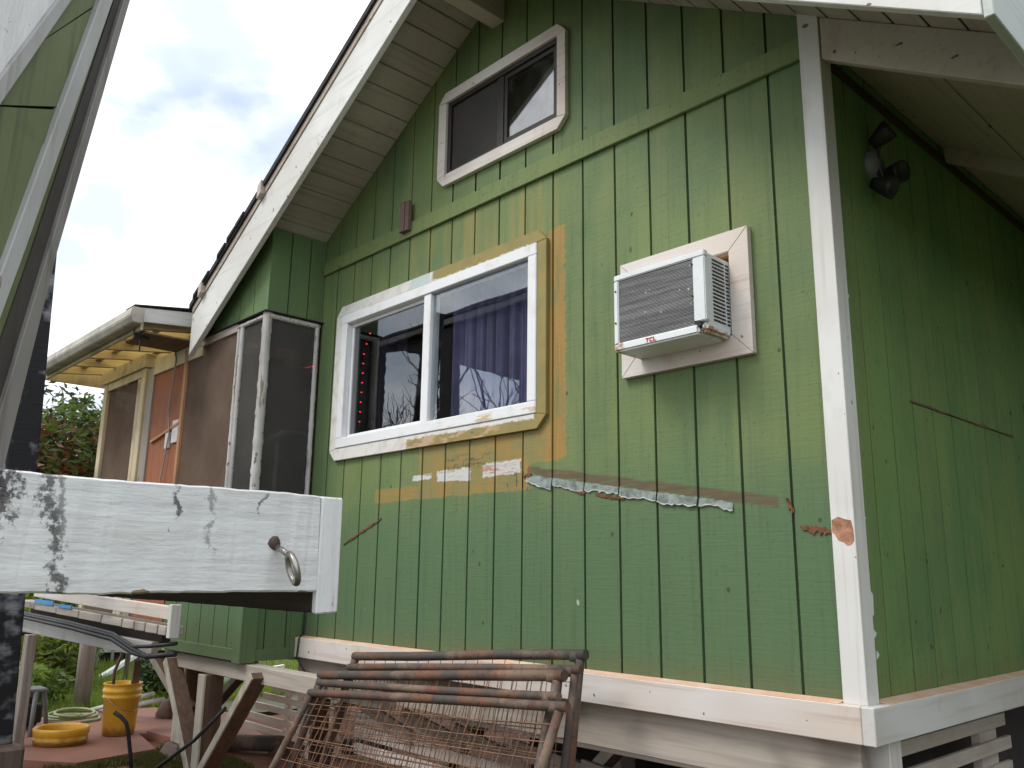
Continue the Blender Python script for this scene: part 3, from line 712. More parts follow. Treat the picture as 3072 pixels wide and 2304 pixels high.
mb = MB(); mb.box(-3.955, -3.68, BY+.005, BY+.0056, .84, 2.01); build('insect_screen', mb, 'insect_screen_grey', frame)
mb = MB(); mb.box(BX-.0056, BX-.005, BY+.03, -.055, .84, 2.02); build('insect_screen', mb, 'insect_screen_grey', frame)
# porch interior surfaces
mb = MB(); mb.box(-6.6, -3.68, .30, .34, -.05, 2.3); mb.box(-6.6, -3.68, -.38, .30, -.10, -.04); mb.box(-3.70, -3.67, .0, .30, -.04, 2.6); mb.box(-6.6, -4.75, -.36, .30, 2.05, 2.06)
mb.box(-6.64, -6.60, -.33, .30, -.04, 1.0); mb.box(-5.62, -5.58, -.30, .30, -.04, 2.04)
build('porch_interior', mb, 'room_wood', H)
# ---- door bay and the lower porch wing further left
mb = MB(); mb.box(-5.52, -4.903, BY+.01, BY+.04, -.04, 1.93); door = build('plywood_door', mb, 'plywood_red', H, .002)
mb = MB(); mb.bar((-5.45, BY, 1.38), (-4.92, BY, 1.47), .02, .02); build('door_bar', mb, 'wood_tan', door)
mb = MB(); mb.box(-5.04, -4.93, BY-.004, BY+.009, 1.33, 1.50); mb.box(-5.16, -5.08, BY-.004, BY+.009, 1.30, 1.42); build('notice', mb, 'paper_white', door)
mb = MB(); mb.box(-5.52, -4.60, BY-.01, BY+.05, 1.932, 2.06); build('door_head', mb, 'porch_cream', door, .003)
mb = MB(); mb.tube([(-5.1, BY-.015, 2.04), (-5.05, BY-.02, 1.98), (-5.12, BY-.015, 1.6), (-5.06, BY-.015, 1.4), (-5.16, BY-.015, 1.0), (-5.1, BY-.015, .7)], .006, 6); build('cord', mb, 'wood_grey', door)
pw = build('porch_wing', MB().box(-5.66, -5.525, BY-.005, BY+.03, -.04, 2.0), 'wood_grey', H, .003)
for x in (-5.72, -6.63):
    build('post', MB().box(x-.045, x+.045, BY-.02, BY+.06, -.05, 2.02), 'porch_cream', pw, .004)
build('post', MB().box(-5.86, -5.80, BY-.01, BY+.02, -.05, 1.95), 'porch_cream', pw, .003)
build('header_beam', MB().box(-6.72, -5.66, BY-.035, BY+.05, 2.022, 2.14), 'porch_cream', pw, .004)
build('head_board', MB().box(-6.58, -5.77, BY-.015, BY+.0, 1.952, 2.02), 'porch_cream', pw, .003)
build('insect_screen', MB().box(-6.585, -5.865, BY+.008, BY+.0086, .0, 1.95), 'insect_screen', pw)
build('side_header', MB().box(-6.70, -6.62, BY+.052, .9, 2.022, 2.14), 'porch_cream', pw, .004)
build('lower_wall', MB().box(-6.6, -5.53, BY+.01, BY+.03, -.04, .9), 'bay_green', pw)
# translucent sheet roof on rafters, with gutter
wr = MB(); nx = 60
for j, (y, z) in enumerate(((-.86, 2.195), (.9, 2.424))):
    for k in range(nx+1):
        x = -7.0+2.28*k/nx; wr.v.append(Vector((x, y, z+.009*math.cos(k*math.pi))))
for k in range(nx): wr.f.append((k, k+1, nx+1+k+1, nx+1+k)); wr.sm.append(True)
wroof = build('porch_roof', wr, 'fibreglass', H)
for k in range(6):
    x = -4.80-k*.40
    mb = MB(); mb.poly([(x-.02, -.80, 2.09), (x-.02, .85, 2.303), (x-.02, .85, 2.397), (x-.02, -.80, 2.182)], (.04, 0, 0)); build('rafter', mb, 'rafter_yellow', wroof, .003)
for y, z in ((-.62, 2.206), (-.30, 2.247), (.15, 2.305), (.6, 2.36)):
    build('batten', MB().box(-6.95, -4.78, y, y+.05, z-.035, z-.005), 'rafter_yellow', wroof)
build('gutter', MB().poly([(-6.95, -.93, 2.20), (-6.95, -.945, 2.13), (-6.95, -.92, 2.085), (-6.95, -.85, 2.085), (-6.95, -.845, 2.20)], (2.33, 0, 0)), 'gutter', wroof, .006, 2)
build('gutter_bracket', MB().box(-4.82, -4.79, -.845, -.74, 2.02, 2.085).box(-4.81, -4.80, -.80, -.79, 1.93, 2.02), 'dark_metal', wroof)
build('fascia', MB().box(-6.96, -4.70, -.843, -.82, 2.06, 2.19), 'porch_cream', wroof, .003)
build('end_fascia', MB().poly([(-4.72, -.842, 2.12), (-4.72, -.30, 2.17), (-4.72, -.30, 2.285), (-4.72, -.842, 2.225)], (.025, 0, 0)), 'trim_white_y', wroof, .003)
build('end_soffit', MB().box(-5.1, -4.70, -.80, -.42, 2.045, 2.058), 'wood_brown_x', wroof)
build('edge_flashing', MB().poly([(-4.86, -.9, 2.225), (-4.68, -.9, 2.225), (-4.68, -.35, 2.305), (-4.86, -.35, 2.305)], (0, 0, .008)), 'shingle', wroof)
build('side_eave', MB().box(-7.03, -7.0, -.86, .9, 2.06, 2.20), 'porch_cream', wroof)

# ---- deck walkway left of the bay
DY = -1.0; KD = .825
def dx(x): return 1.371+(x-1.371)*KD
def dz(z): return .403+(z-.403)*KD
dk = build('deck_ledge', MB().poly([(dx(-7.4), DY, dz(.145)), (dx(-4.30), DY, dz(.082)), (dx(-4.30), DY, dz(.168)), (dx(-7.4), DY, dz(.23))], (0, .035, 0)), 'trim_white_x', H, .003)
bx = [-7.9, -7.36, -6.70, -6.11, -5.58, -5.14, -4.90, -4.70, -4.48, -4.33]
for k in range(len(bx)-1):
    f0, f1 = (bx[k]+7.66)/3.33, (bx[k+1]+7.66)/3.33
    za, zb = .10-.060*f0, .10-.060*f1
    build('deck_board_end', MB().poly([(dx(bx[k])+.010, DY+.004+random.uniform(-.008, .008), dz(za)), (dx(bx[k+1])-.010, DY+.004, dz(zb)), (dx(bx[k+1])-.010, DY+.004, dz(zb-.058)), (dx(bx[k])+.010, DY+.004, dz(za-.062))], (0, .10, 0)), 'beam_pale', dk, .004)
build('deck_beam', MB().box(dx(-7.75), dx(-4.60), DY+.02, DY+.06, dz(-.178), dz(-.075)), 'deck_paint', dk, .003)
build('end_board', MB().box(dx(-4.298), dx(-4.25), DY-.004, DY+.05, dz(-.03), dz(.18)), 'trim_white', dk, .003)
build('dark_joist', MB().box(dx(-7.8), dx(-4.62), DY+.08, DY+.13, dz(-.10), dz(.03)), 'wood_dark', dk)
for k, (z, w) in enumerate(((-.035, .012), (-.06, .014), (-.02, .010))):
    z = dz(z)
    build('cable', MB().tube([(dx(-7.9), DY-.02, z+.02), (dx(-6.2), DY-.025, z), (dx(-5.2), DY-.02, z-.025), (dx(-4.75), DY-.03, z-.075), (dx(-4.5), DY-.03, z-.10+.02*k), (dx(-4.25), DY+.04, z-.075+.02*k)], w, 8), 'black_rubber', dk)
build('blue_tape', MB().box(dx(-7.33), dx(-6.78), DY-.004, DY+.003, dz(.088), dz(.125)), 'blue_tape', dk)
build('blue_tape', MB().box(dx(-6.62), dx(-6.28), DY-.004, DY+.003, dz(.078), dz(.105)), 'blue_tape', dk)
build('deck_post', MB().box(-5.82, -5.72, -1.04, -.975, G-.02, dz(-.178)), 'wood_grey', dk, .006)

# ---- posts, braces and slats under the house
sub = build('floor_beam', MB().box(-4.83, -2.2, -.38, -.29, -.245, -.150), 'beam_pale', H, .004)
build('rim_joist', MB().box(-4.80, -3.66, -.36, -.33, -.149, -.10).box(-3.66, -.02, -.005, .045, -.30, -.124), 'beam_pale', sub, .003)
build('left_wall', MB().box(-3.66, -3.625, .345, 6.4, -.1, 2.6), 'bay_green', H)
build('bay_bottom', MB().box(-4.80, -3.66, -.328, .3, -.135, -.105), 'beam_pale', sub)
build('post', MB().box(-4.145, -4.06, -.418, -.30, G-.05, -.246), 'wood_brown', sub, .004)  # brown core and pale face put the shaded and lit sides into colour
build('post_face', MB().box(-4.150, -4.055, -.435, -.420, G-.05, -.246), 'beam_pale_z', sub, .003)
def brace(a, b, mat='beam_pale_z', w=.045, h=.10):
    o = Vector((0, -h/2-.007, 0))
    build('brace', MB().bar(a, b, w, h, (0, 1, 0)), 'wood_brown', sub, .003)  # brown core stands in for the shaded side, pale strip for the lit front
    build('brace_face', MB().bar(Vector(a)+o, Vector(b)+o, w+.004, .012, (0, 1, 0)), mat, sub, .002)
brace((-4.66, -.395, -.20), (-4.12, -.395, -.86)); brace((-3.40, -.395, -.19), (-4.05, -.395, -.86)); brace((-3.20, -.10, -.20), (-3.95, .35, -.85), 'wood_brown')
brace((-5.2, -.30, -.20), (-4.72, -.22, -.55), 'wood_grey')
build('post', MB().box(-4.93, -4.78, -.225, -.08, -.78, -.20), 'wood_brown', sub, .005)  # brown again for the shaded side, pale board for the lit front
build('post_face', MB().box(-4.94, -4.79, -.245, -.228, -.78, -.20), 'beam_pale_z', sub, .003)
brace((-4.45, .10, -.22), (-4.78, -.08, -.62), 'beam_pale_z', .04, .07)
build('pier', MB().poly([(-5.03, -.31, G-.02), (-4.71, -.31, G-.02), (-4.77, -.27, -.785), (-4.97, -.27, -.785)], (0, .26, 0)), 'red_block', sub, .01)
for x, y in ((-5.6, 1.9), (-5.3, 3.2), (-7.2, 2.6), (-3.3, 2.4), (-2.0, 1.6), (-.35, 2.4), (-1.8, .9)):
    build('post', MB().box(x-.06, x+.06, y-.06, y+.06, G-.02, -.12), 'trim_white', sub, .004)
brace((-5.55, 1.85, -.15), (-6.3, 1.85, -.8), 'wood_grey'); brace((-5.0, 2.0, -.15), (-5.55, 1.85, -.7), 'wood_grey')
# slatted screen left of the gates
SY = .42
sl_ = [(-4.70, -4.0, -.372), (-4.77, -4.0, -.447), (-4.90, -3.9, -.525), (-5.01, -3.9, -.604), (-5.13, -3.8, -.684), (-5.21, -3.8, -.760)]
for k, (a, b, z) in enumerate(sl_):
    build('slat', MB().poly([(a, SY, z-.024), (b, SY, z-.024+random.uniform(-.008, .008)), (b, SY, z+.022), (a-.012, SY, z+.022)], (0, .022, 0)), 'slat_soil', sub, .002)
for x in (-4.60, -4.42, -4.28, -4.10): build('slat_upright', MB().box(x, x+.05, SY+.025, SY+.05, G, -.34), 'slat_soil', sub)
build('pier', MB().box(-4.66, -4.50, SY-.06, SY+.10, G-.02, -.80), 'red_block', sub, .01)
# ledger, slats and post under the right corner
build('inner_beam', MB().box(-2.2, -.10, .085, .14, -.262, -.13), 'wood_grey_x', sub)
build('ledger', MB().poly([(-2.2, .055, -.275), (-.10, .055, -.262), (-.10, .055, -.325), (-2.2, .055, -.338)], (0, .028, 0)), 'trim_white_x', sub, .003)
build('gusset', MB().box(-.235, -.055, .045, .054, -.36, -.185), 'trim_white_x', sub, .002)
build('corner_stud', MB().box(-.06, .03, .10, .19, G, -.124), 'trim_white', sub, .003)
for k, z in enumerate((-.19, -.29, -.39, -.49)):
    e = (1.42, 1.47, 1.46, 1.5)[k]
    build('slat', MB().poly([(-.04, .21, z-.026), (-.04, e, z-.028), (-.04, e, z+.024), (-.04, .21, z+.026)], (-.02, 0, 0)), 'slat_white_y', sub, .002)
build('slat_upright', MB().box(-.10, -.062, 1.17, 1.36, G, -.17), 'slat_white_y', sub, .002)
for k, z in enumerate((-.46, -.55, -.64)):
    build('slat', MB().box(-3.3, -.4, .20, .222, z-.03, z+.03), 'trim_white_x', sub, .002)
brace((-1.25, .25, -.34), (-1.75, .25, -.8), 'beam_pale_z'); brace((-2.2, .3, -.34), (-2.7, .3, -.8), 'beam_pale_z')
for k in range(5):
    x = -3.2+k*.45; build('slat', MB().bar((x, .16, -.36-.02*k), (x+.5, .18, -.50+.03*(k % 2)), .02, .07, (0, 0, 1)), 'wood_grey_x', sub)
build('crawl_light_block', MB().box(-.30, -.27, .30, 5.8, G, -.12).box(-2.9, -.31, 1.30, 1.33, G, -.12), 'room_dark', sub)  # partitions added to block light and darken the crawl space
build('back_skirt', MB().box(-3.6, -.05, 5.8, 5.85, G, -.12).box(-3.62, -3.58, 3.4, 5.8, G, -.12), 'wood_brown', sub)

# ------------------------------------------------------------------ things on and in the house
ac = thing('air_conditioner', 'white window air conditioner with grey fin grille and red lettering below', 'air conditioner', (-.64, -.1, 1.32))
ax0, ax1, az0, az1, ay = -.872, -.418, 1.318, 1.648, -.205
build('shell', MB().box(ax0+.012, ax1-.002, ay+.024, .30, az0+.02, az1), 'ac_white', ac, .006, 2)
fr = MB(); fr.box(ax0, ax1+.004, ay, ay+.03, az1-.022, az1+.004); fr.box(ax0, ax0+.024, ay, ay+.03, az0+.03, az1-.0225); fr.box(ax1-.052, ax1+.004, ay, ay+.03, az0+.045, az1-.0225)
build('front_frame', fr, 'ac_white', ac, .004, 2)
build('base_pan', MB().box(ax0, ax1-.03, ay-.004, .28, az0-.004, az0+.034), 'ac_shell', ac, .008, 2)
build('corner_patch', MB().box(ax1-.029, ax1+.003, ay+.004, -.03, az0+.002, az0+.04), 'ac_shell', ac, .012, 2)
build('rust_hole', MB().poly([(ax1-.05, ay-.0055, az0+.05), (ax1-.025, ay-.0055, az0+.044), (ax1-.014, ay-.0055, az0+.028), (ax1-.028, ay-.0055, az0+.018), (ax1-.04, ay-.0055, az0+.036)], (0, .02, 0)), 'ac_dark', ac)
grl = build('grille', MB().box(ax0+.022, ax1-.05, ay+.010, ay+.02, az0+.03, az1-.02), 'ac_grille', ac)
fins = MB()
for k in range(46):
    z = az0+.038+k*.0058
    fins.box(ax0+.024, ax1-.052, ay+.006, ay+.0098, z, z+.0028)
fo = build('fins', fins, 'ac_grille', grl); fo['kind'] = 'stuff'
for k in range(17):
    z = az0+.055+k*.0155
    build('louver', MB().poly([(ax1+.0005, -.145, z), (ax1+.0005, -.063, z-.002), (ax1+.0005, -.063, z+.0045), (ax1+.0005, -.145, z+.0065)], (.0008, 0, 0)), 'ac_dark', ac)
    build('louver', MB().poly([(ax1+.0005, -.052, z-.002), (ax1+.0005, -.032, z-.0025), (ax1+.0005, -.032, z+.004), (ax1+.0005, -.052, z+.0045)], (.0008, 0, 0)), 'ac_dark', ac)
def letters(parent, x0, z0, h, y):
    t = h*.24; w = h*.86; x = x0; sk_ = .12
    def pc(mb, ax_, az_, bx_, bz_): mb.poly([(x0_+ax_, y, z0+az_) for ax_, az_ in ((ax_, az_), (bx_, az_), (bx_, bz_), (ax_, bz_))], (0, .0012, 0))
    for ch in 'TCL':
        x0_ = x; mb = MB()
        if ch == 'T': pc(mb, 0, h-t, w, h); pc(mb, w/2-t/2, 0, w/2+t/2, h-t)
        if ch == 'C': pc(mb, 0, t*.6, t, h-t*.6); pc(mb, t*.5, h-t, w, h); pc(mb, t*.5, 0, w, t)
        if ch == 'L': pc(mb, 0, t, t, h); pc(mb, 0, 0, w*.9, t)
        build('letter', mb, 'ac_red', parent); x += w*1.18
letters(ac, -.702, 1.3245, .0185, ay-.0058)
for x, z in ((ax0+.012, 1.58), (ax0+.011, 1.44), (ax1-.052, 1.60), (ax1-.053, 1.47)): build('screw', MB().lathe([(0, .004), (.004, .003), (.0045, 0)], n=8).xf(Matrix.Translation((x, ay-.0005, z)) @ Matrix.Rotation(R(90), 4, 'X')), 'dark_metal', ac)

# curtain and string of lights inside
cu = MB(); nx = 150
for zi, z in enumerate((1.17, 2.02)):
    for k in range(nx+1):
        x = -2.385+.855*k/nx; amp = .022+.012*math.sin(k*.11)
        cu.v.append(Vector((x, .15+amp*math.sin(x*62+1.2*math.sin(x*9))+.01*math.sin(x*140), z)))
for k in range(nx): cu.f.append((k, k+1, nx+1+k+1, nx+1+k)); cu.sm.append(True)
tag(build('curtain', cu, 'curtain'), 'wide purple curtain hanging in folds behind the right pane', 'curtain', 'purple curtains')
cu = MB()
for zi, z in enumerate((1.17, 2.02)):
    for k in range(41):
        x = -3.08+.24*k/40; cu.v.append(Vector((x, .13+.02*math.sin(x*70), z)))
for k in range(40): cu.f.append((k, k+1, 42+k, 41+k)); cu.sm.append(True)
tag(build('curtain', cu, 'dark_curtain'), 'narrow dark purple curtain edge behind the left pane', 'curtain', 'purple curtains')
sl = thing('string_lights', 'string of red lights hanging inside the left pane', 'string lights', (-3.2, .06, 1.3))
build('wire', MB().tube([(-3.15, .06, 1.93), (-3.185, .06, 1.80), (-3.19, .06, 1.55), (-3.20, .06, 1.28)], .002, 5), 'black_rubber', sl)
for k in range(10):
    z = 1.90-k*.063; x = -3.12-.055*min(1, k*.6)-.002*k
    build('bulb', MB().lathe([(0, -.004), (.0055, -.002), (.006, .001), (0, .004)], (x, .052, z), 8), 'red_led', sl)
# flood light under the eave
fl = thing('flood_light', 'twin-head flood light on the dark side wall under the eave', 'light fixture', (.0, .42, 2.08))
build('wall_plate', MB().lathe([(0, .035), (.05, .035), (.062, .02), (.065, 0)], n=20).xf(Matrix.Translation((.001, .42, 2.07)) @ Matrix.Rotation(R(90), 4, 'Y')), 'grey_plastic', fl)
for dy, dz, ry in ((-.03, .10, 60), (.06, -.03, 100), (-.05, -.12, 120)):
    M_ = Matrix.Translation((.05, .42+dy*.4, 2.07+dz*.4)) @ Vector((0, 0, 0)).to_track_quat('Z', 'Y').to_matrix().to_4x4() if False else Matrix.Translation((.06, .42+dy, 2.07+dz)) @ Matrix.Rotation(R(ry), 4, 'Y') @ Matrix.Rotation(R(dy*200), 4, 'X')
    hd = build('lamp_head', MB().lathe([(.0, -.045), (.022, -.045), (.030, -.02), (.044, .03), (.046, .05), (.038, .045), (.0, .03)], n=18).xf(M_), 'dark_metal', fl)
    build('arm', MB().tube([(.02, .42, 2.07), (.045, .42+dy*.6, 2.07+dz*.6), (.06, .42+dy, 2.07+dz)], .008, 8), 'dark_metal', fl)
# black cable down the skirt
cb = MB(); cb.tube([(-3.60, -.012, .25), (-3.605, -.02, .02), (-3.56, -.07, -.01), (-3.57, -.072, -.12), (-3.50, -.05, -.20), (-3.36, .0, -.33)], .006, 6)
tag(build('hanging_cable', cb, 'black_rubber'), 'thin black cable hanging over the left end of the white skirt board', 'cable')
# white table in the porch
tb = thing('porch_table', 'white folding table seen through the porch screen', 'table', (-4.2, .0, -.04))
build('table_top', MB().poly([(-4.75, -.12, 1.17), (-3.85, -.12, 1.30), (-3.85, -.12, 1.34), (-4.75, -.12, 1.24)], (0, .36, 0)), 'paper_white', tb, .01)
for x, y in ((-4.6, -.08), (-4.6, .2), (-4.0, -.08), (-4.0, .2)): build('leg', MB().tube([(x, y, -.04), (x, y, 1.19+(x+4.6)*.14)], .015, 8), 'paper_white', tb)
sl2 = thing('porch_lights', 'faint red string lights strung across the screened bay', 'string lights', (-3.9, .4, 1.9))
build('wire', MB().tube([(-4.6, .25, 1.93), (-4.1, .15, 1.86), (-3.72, .05, 1.80)], .003, 5), 'black_rubber', sl2)
for k in range(9):
    f = k/8; build('bulb', MB().lathe([(0, -.005), (.005, 0), (0, .005)], (-4.1+.38*f, .15-.1*f, 1.855-.06*f), 6), 'red_led', sl2)

# ------------------------------------------------------------------ raised platform with the mouldy white beam
pf = thing('raised_platform', 'mouldy white timber beam of the near platform with an eye bolt', 'platform', (-1.2, -2.4, G))
def rough_board(name, x0, x1, y0, y1, z0, z1, mat, parent, amp=.006, axis='y', seg_n=40):
    mb = MB(); N_ = seg_n; ring = []
    for k in range(N_+1):
        f = k/N_
        if axis == 'y': c = [(x0, y0+(y1-y0)*f, z0), (x1, y0+(y1-y0)*f, z0), (x1, y0+(y1-y0)*f, z1), (x0, y0+(y1-y0)*f, z1)]
        else: c = [(x0+(x1-x0)*f, y0, z0), (x0+(x1-x0)*f, y1, z0), (x0+(x1-x0)*f, y1, z1), (x0+(x1-x0)*f, y0, z1)]
        for p in c:
            p = Vector(p); q = mnoise.noise_vector(p*22)*amp*.5+mnoise.noise_vector(p*6)*amp*.5
            mb.v.append(p+q)
    for k in range(N_):
        for e in range(4):
            a = k*4+e; b = k*4+(e+1) % 4; mb.f.append((a, b, b+4, a+4)); mb.sm.append(False)
    mb.f.append((3, 2, 1, 0)); mb.f.append((N_*4, N_*4+1, N_*4+2, N_*4+3)); mb.sm += [False, False]
    return build(name, mb, mat, parent, .004)
bm_ = rough_board('beam', -.655, -.612, -3.6, -1.7095, .350, .596, 'mouldy_white', pf, .007, 'y', 90)
rough_board('end_board', -3.2, -.640, -1.706, -1.646, .297, .592, 'wood_dark', pf, .004, 'x', 60)
rough_board('end_cap', -.637, -.609, -1.7085, -1.6455, .295, .596, 'end_white', pf, .008, 'x', 5)
rough_board('joist', -3.2, -3.155, -3.6, -1.7095, .350, .596, 'mouldy_white', pf, .004, 'y', 20)
for k in range(14):
    y1_ = -1.715-k*.14; build('deck_board', MB().box(-3.15, -.66, y1_-.134, y1_, .555, .590), 'wood_grey_x', pf)
for x, y in ((-2.9, -3.4),): build('post', MB().box(x-.05, x+.05, y-.05, y+.05, G, .55), 'wood_grey', pf, .004)
eb = Vector((-.612, -1.838, .468))
bolt = build('eye_bolt', MB().tube([eb+Vector((-.01, 0, 0)), eb+Vector((.035, .012, -.020)), eb+Vector((.05, .016, -.028))], .0075, 12), 'steel', pf)
rc = eb+Vector((.066, .020, -.060)); ringp = []
ax_a = Vector((.45, .15, -.88)).normalized(); ax_b = Vector((.80, -.30, .45)).normalized(); ax_b = (ax_b-ax_a*ax_b.dot(ax_a)).normalized()
for k in range(28):
    a = 2*math.pi*k/28; ringp.append(rc+ax_a*math.cos(a)*.037+ax_b*math.sin(a)*.030)
build('ring', MB().tube(ringp, .0078, 10, closed=True), 'steel', bolt)
build('rusty_washer', MB().lathe([(0, .016), (.011, .014), (.017, .005), (.018, -.002)], n=9).xf(Matrix.Translation(eb+Vector((-.002, 0, .002))) @ Matrix.Rotation(R(90), 4, 'Y')).wobble(.003, 60), 'rust', bolt)

# ------------------------------------------------------------------ neighbouring shed wall, upper left
sh = thing('shed_wall', 'slanting green shed wall with weathered white battens at upper left', 'shed', (-1.25, -2.35, .6))
Nn = Vector((.85, .527, 0))
def shed(name, pts, mat, front, thick, bev=.003):
    mb = MB(); mb.poly([Vector(p)+Nn*front for p in pts], Nn*(-thick)); return build(name, mb, mat, sh, bev)
outer = [(-1.43, -2.049, 2.818), (-1.297, -2.264, 1.299), (-1.252, -2.337, 0.6)]
grey = [(-1.417, -2.07, 2.795), (-1.279, -2.292, 1.286), (-1.217, -2.393, 0.6)]
dark = [(-1.409, -2.081, 2.795), (-1.256, -2.33, 1.278), (-1.182, -2.45, 0.6)]
t2R = [(-1.408, -2.085, 2.801), (-1.237, -2.36, 1.265), (-1.158, -2.487, 0.6)]
t2L = [(-1.381, -2.128, 2.76), (-1.152, -2.498, 0.733)]
t3R = [(-1.344, -2.186, 2.511), (-1.095, -2.588, 1.333)]
t3L = [(-1.329, -2.211, 2.501), (-1.087, -2.601, 1.419)]
shed('edge_board', [outer[0], outer[1], outer[2], grey[2], grey[1], grey[0]], 'shed_grey', .025, .045, .002)
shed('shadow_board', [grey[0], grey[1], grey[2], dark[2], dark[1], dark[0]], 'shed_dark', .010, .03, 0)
shed('siding_strip', [dark[0], dark[1], dark[2], t2R[2], t2R[1], t2R[0]], 'shed_green', .005, .025, 0)
shed('batten', [t2R[0], t2R[1], t2R[2], t2L[1], t2L[0]], 'shed_trim', .027, .045, .003)
def lerp(a, b, t): return Vector(a)+(Vector(b)-Vector(a))*t
cuts = [(0, 0), (.30, .10), (.52, .30), (.74, .50), (1, 1)]
for k in range(4):
    a0, a1 = cuts[k][0]+.003, cuts[k+1][0]-.003; b0, b1 = cuts[k][1]+.003, cuts[k+1][1]-.003
    shed('siding_panel', [lerp(t2L[0], t2L[1], b0), lerp(t2L[0], t2L[1], b1), lerp(t3R[0], t3R[1], a1), lerp(t3R[0], t3R[1], a0)], 'shed_green', .006, .025, 0)
shed('batten', [t3R[0], t3R[1], t3L[1], t3L[0]], 'shed_trim', .025, .045, .0025)
shed('mouldy_board', [t3L[0], t3L[1], (-1.02, -2.71, 1.5), (-1.02, -2.71, 2.4)], 'mouldy_panel', .010, .025, 0)
shed('backing', [(-1.415, -2.073, 2.80), (-1.26, -2.325, .6), (-.97, -2.79, .6), (-.97, -2.79, 2.80)], 'shed_dark', -.022, .03, 0)
bp = thing('black_post', 'charred black timber post standing behind the white beam', 'post', (-4.62, -1.46, G))
build('shaft', MB().poly([(-4.72, -1.52, -.62), (-4.575, -1.52, -.62), (-4.575, -1.345, -.62), (-4.72, -1.345, -.62)], (.155, -.165, 3.3)), 'black_post', bp, .008)
build('pier', MB().poly([(-4.78, -1.62, G), (-4.46, -1.62, G), (-4.46, -1.30, G), (-4.78, -1.30, G)], (0, 0, .262)), 'red_block', bp, .02)

# unseen house added to keep low skylight off the right side wall
nh = thing('added_shade_house', 'unseen two-storey house added to shade the right side wall', 'house', (8.5, 3, G))
build('wall', MB().box(5.6, 11.5, -.5, 10.0, G, 4.0), 'wood_grey', nh)
build('roof', MB().poly([(5.0, -1.0, 4.005), (12.1, -1.0, 4.005), (8.55, -1.0, 6.0)], (0, 11.6, 0)), 'shingle', nh)
for y in (.5, 3.6, 6.7):
    for z in (.2, 2.6): build('window', MB().box(5.56, 5.598, y, y+1.1, z, z+1.1), 'bronze', nh)

# carport and bare trees opposite (they stand where the window glass mirrors them)
cpt = thing('carport', 'dark timber carport mirrored in the big window glass', 'carport', (-8, -4.5, G))
build('front_panel', MB().poly([(-5.2, -4.0, 2.45), (-5.2, -4.0, 3.72), (-9.6, -4.0, 3.80), (-8.9, -4.0, 3.68)], (0, -.08, 0)), 'char_shed', cpt)
build('fascia', MB().box(-9.8, -5.0, -3.96, -3.90, 3.62, 3.70), 'shed_grey', cpt)
build('roof', MB().poly([(-9.9, -3.88, 3.72), (-4.9, -3.88, 3.72), (-4.9, -7.5, 4.5), (-9.9, -7.5, 4.5)], (0, 0, .05)), 'char_shed', cpt)
for x in (-7.25, -9.05, -5.3): build('post', MB().box(x-.12, x+.12, -4.1, -3.95, G, 3.6), 'char_shed', cpt)
for x in (-9.05, -5.3): build('post', MB().box(x-.1, x+.1, -7.3, -7.1, G, 4.4), 'char_shed', cpt)
def bare_tree(x, y, h, seed, label):
    rr = random.Random(seed); t = thing('bare_tree', label, 'tree', (x, y, G), 'bare trees opposite the house')
    tr = MB(); br = MB()
    def grow(mb, p, d, L_, r, depth):
        pts = [p]; rad = [r]; n = 4
        for k in range(n):
            d = (d+Vector((rr.uniform(-.25, .25), rr.uniform(-.25, .25), rr.uniform(-.08, .2)))).normalized()
            p = p+d*L_/n; pts.append(p.copy()); rad.append(r*(1-.4*(k+1)/n))
        mb.tube(pts, rad, 6 if depth > 2 else 4)
        if depth == 0: return
        for k in range(rr.choice((2, 3, 3))):
            nd = (d+Vector((rr.uniform(-1, 1), rr.uniform(-1, 1), rr.uniform(-.25, .7)))*.95).normalized()
            grow(br, pts[rr.choice((2, 3, 4))], nd, L_*rr.uniform(.6, .85), r*.55, depth-1)
    grow(tr, Vector((x, y, G-.05)), Vector((0, 0, 1)), h*.36, h*.030, 5)
    build('trunk', tr, 'bark_grey', t); o = build('branches', br, 'bark_grey', t); o['kind'] = 'stuff'
for x, y, h, s in ((-10.2, -6.8, 5.4, 11), (-15.0, -9.5, 7.6, 23), (-12.2, -6.9, 5.6, 5), (-9.0, -8.6, 6.9, 31)):
    bare_tree(x, y, h, s, {11: 'bare branching tree nearest the carport, seen mirrored in the window', 23: 'large bare tree farthest behind the carport', 5: 'small bare tree beyond the carport posts', 31: 'tall bare tree rising above the carport roof'}[s])

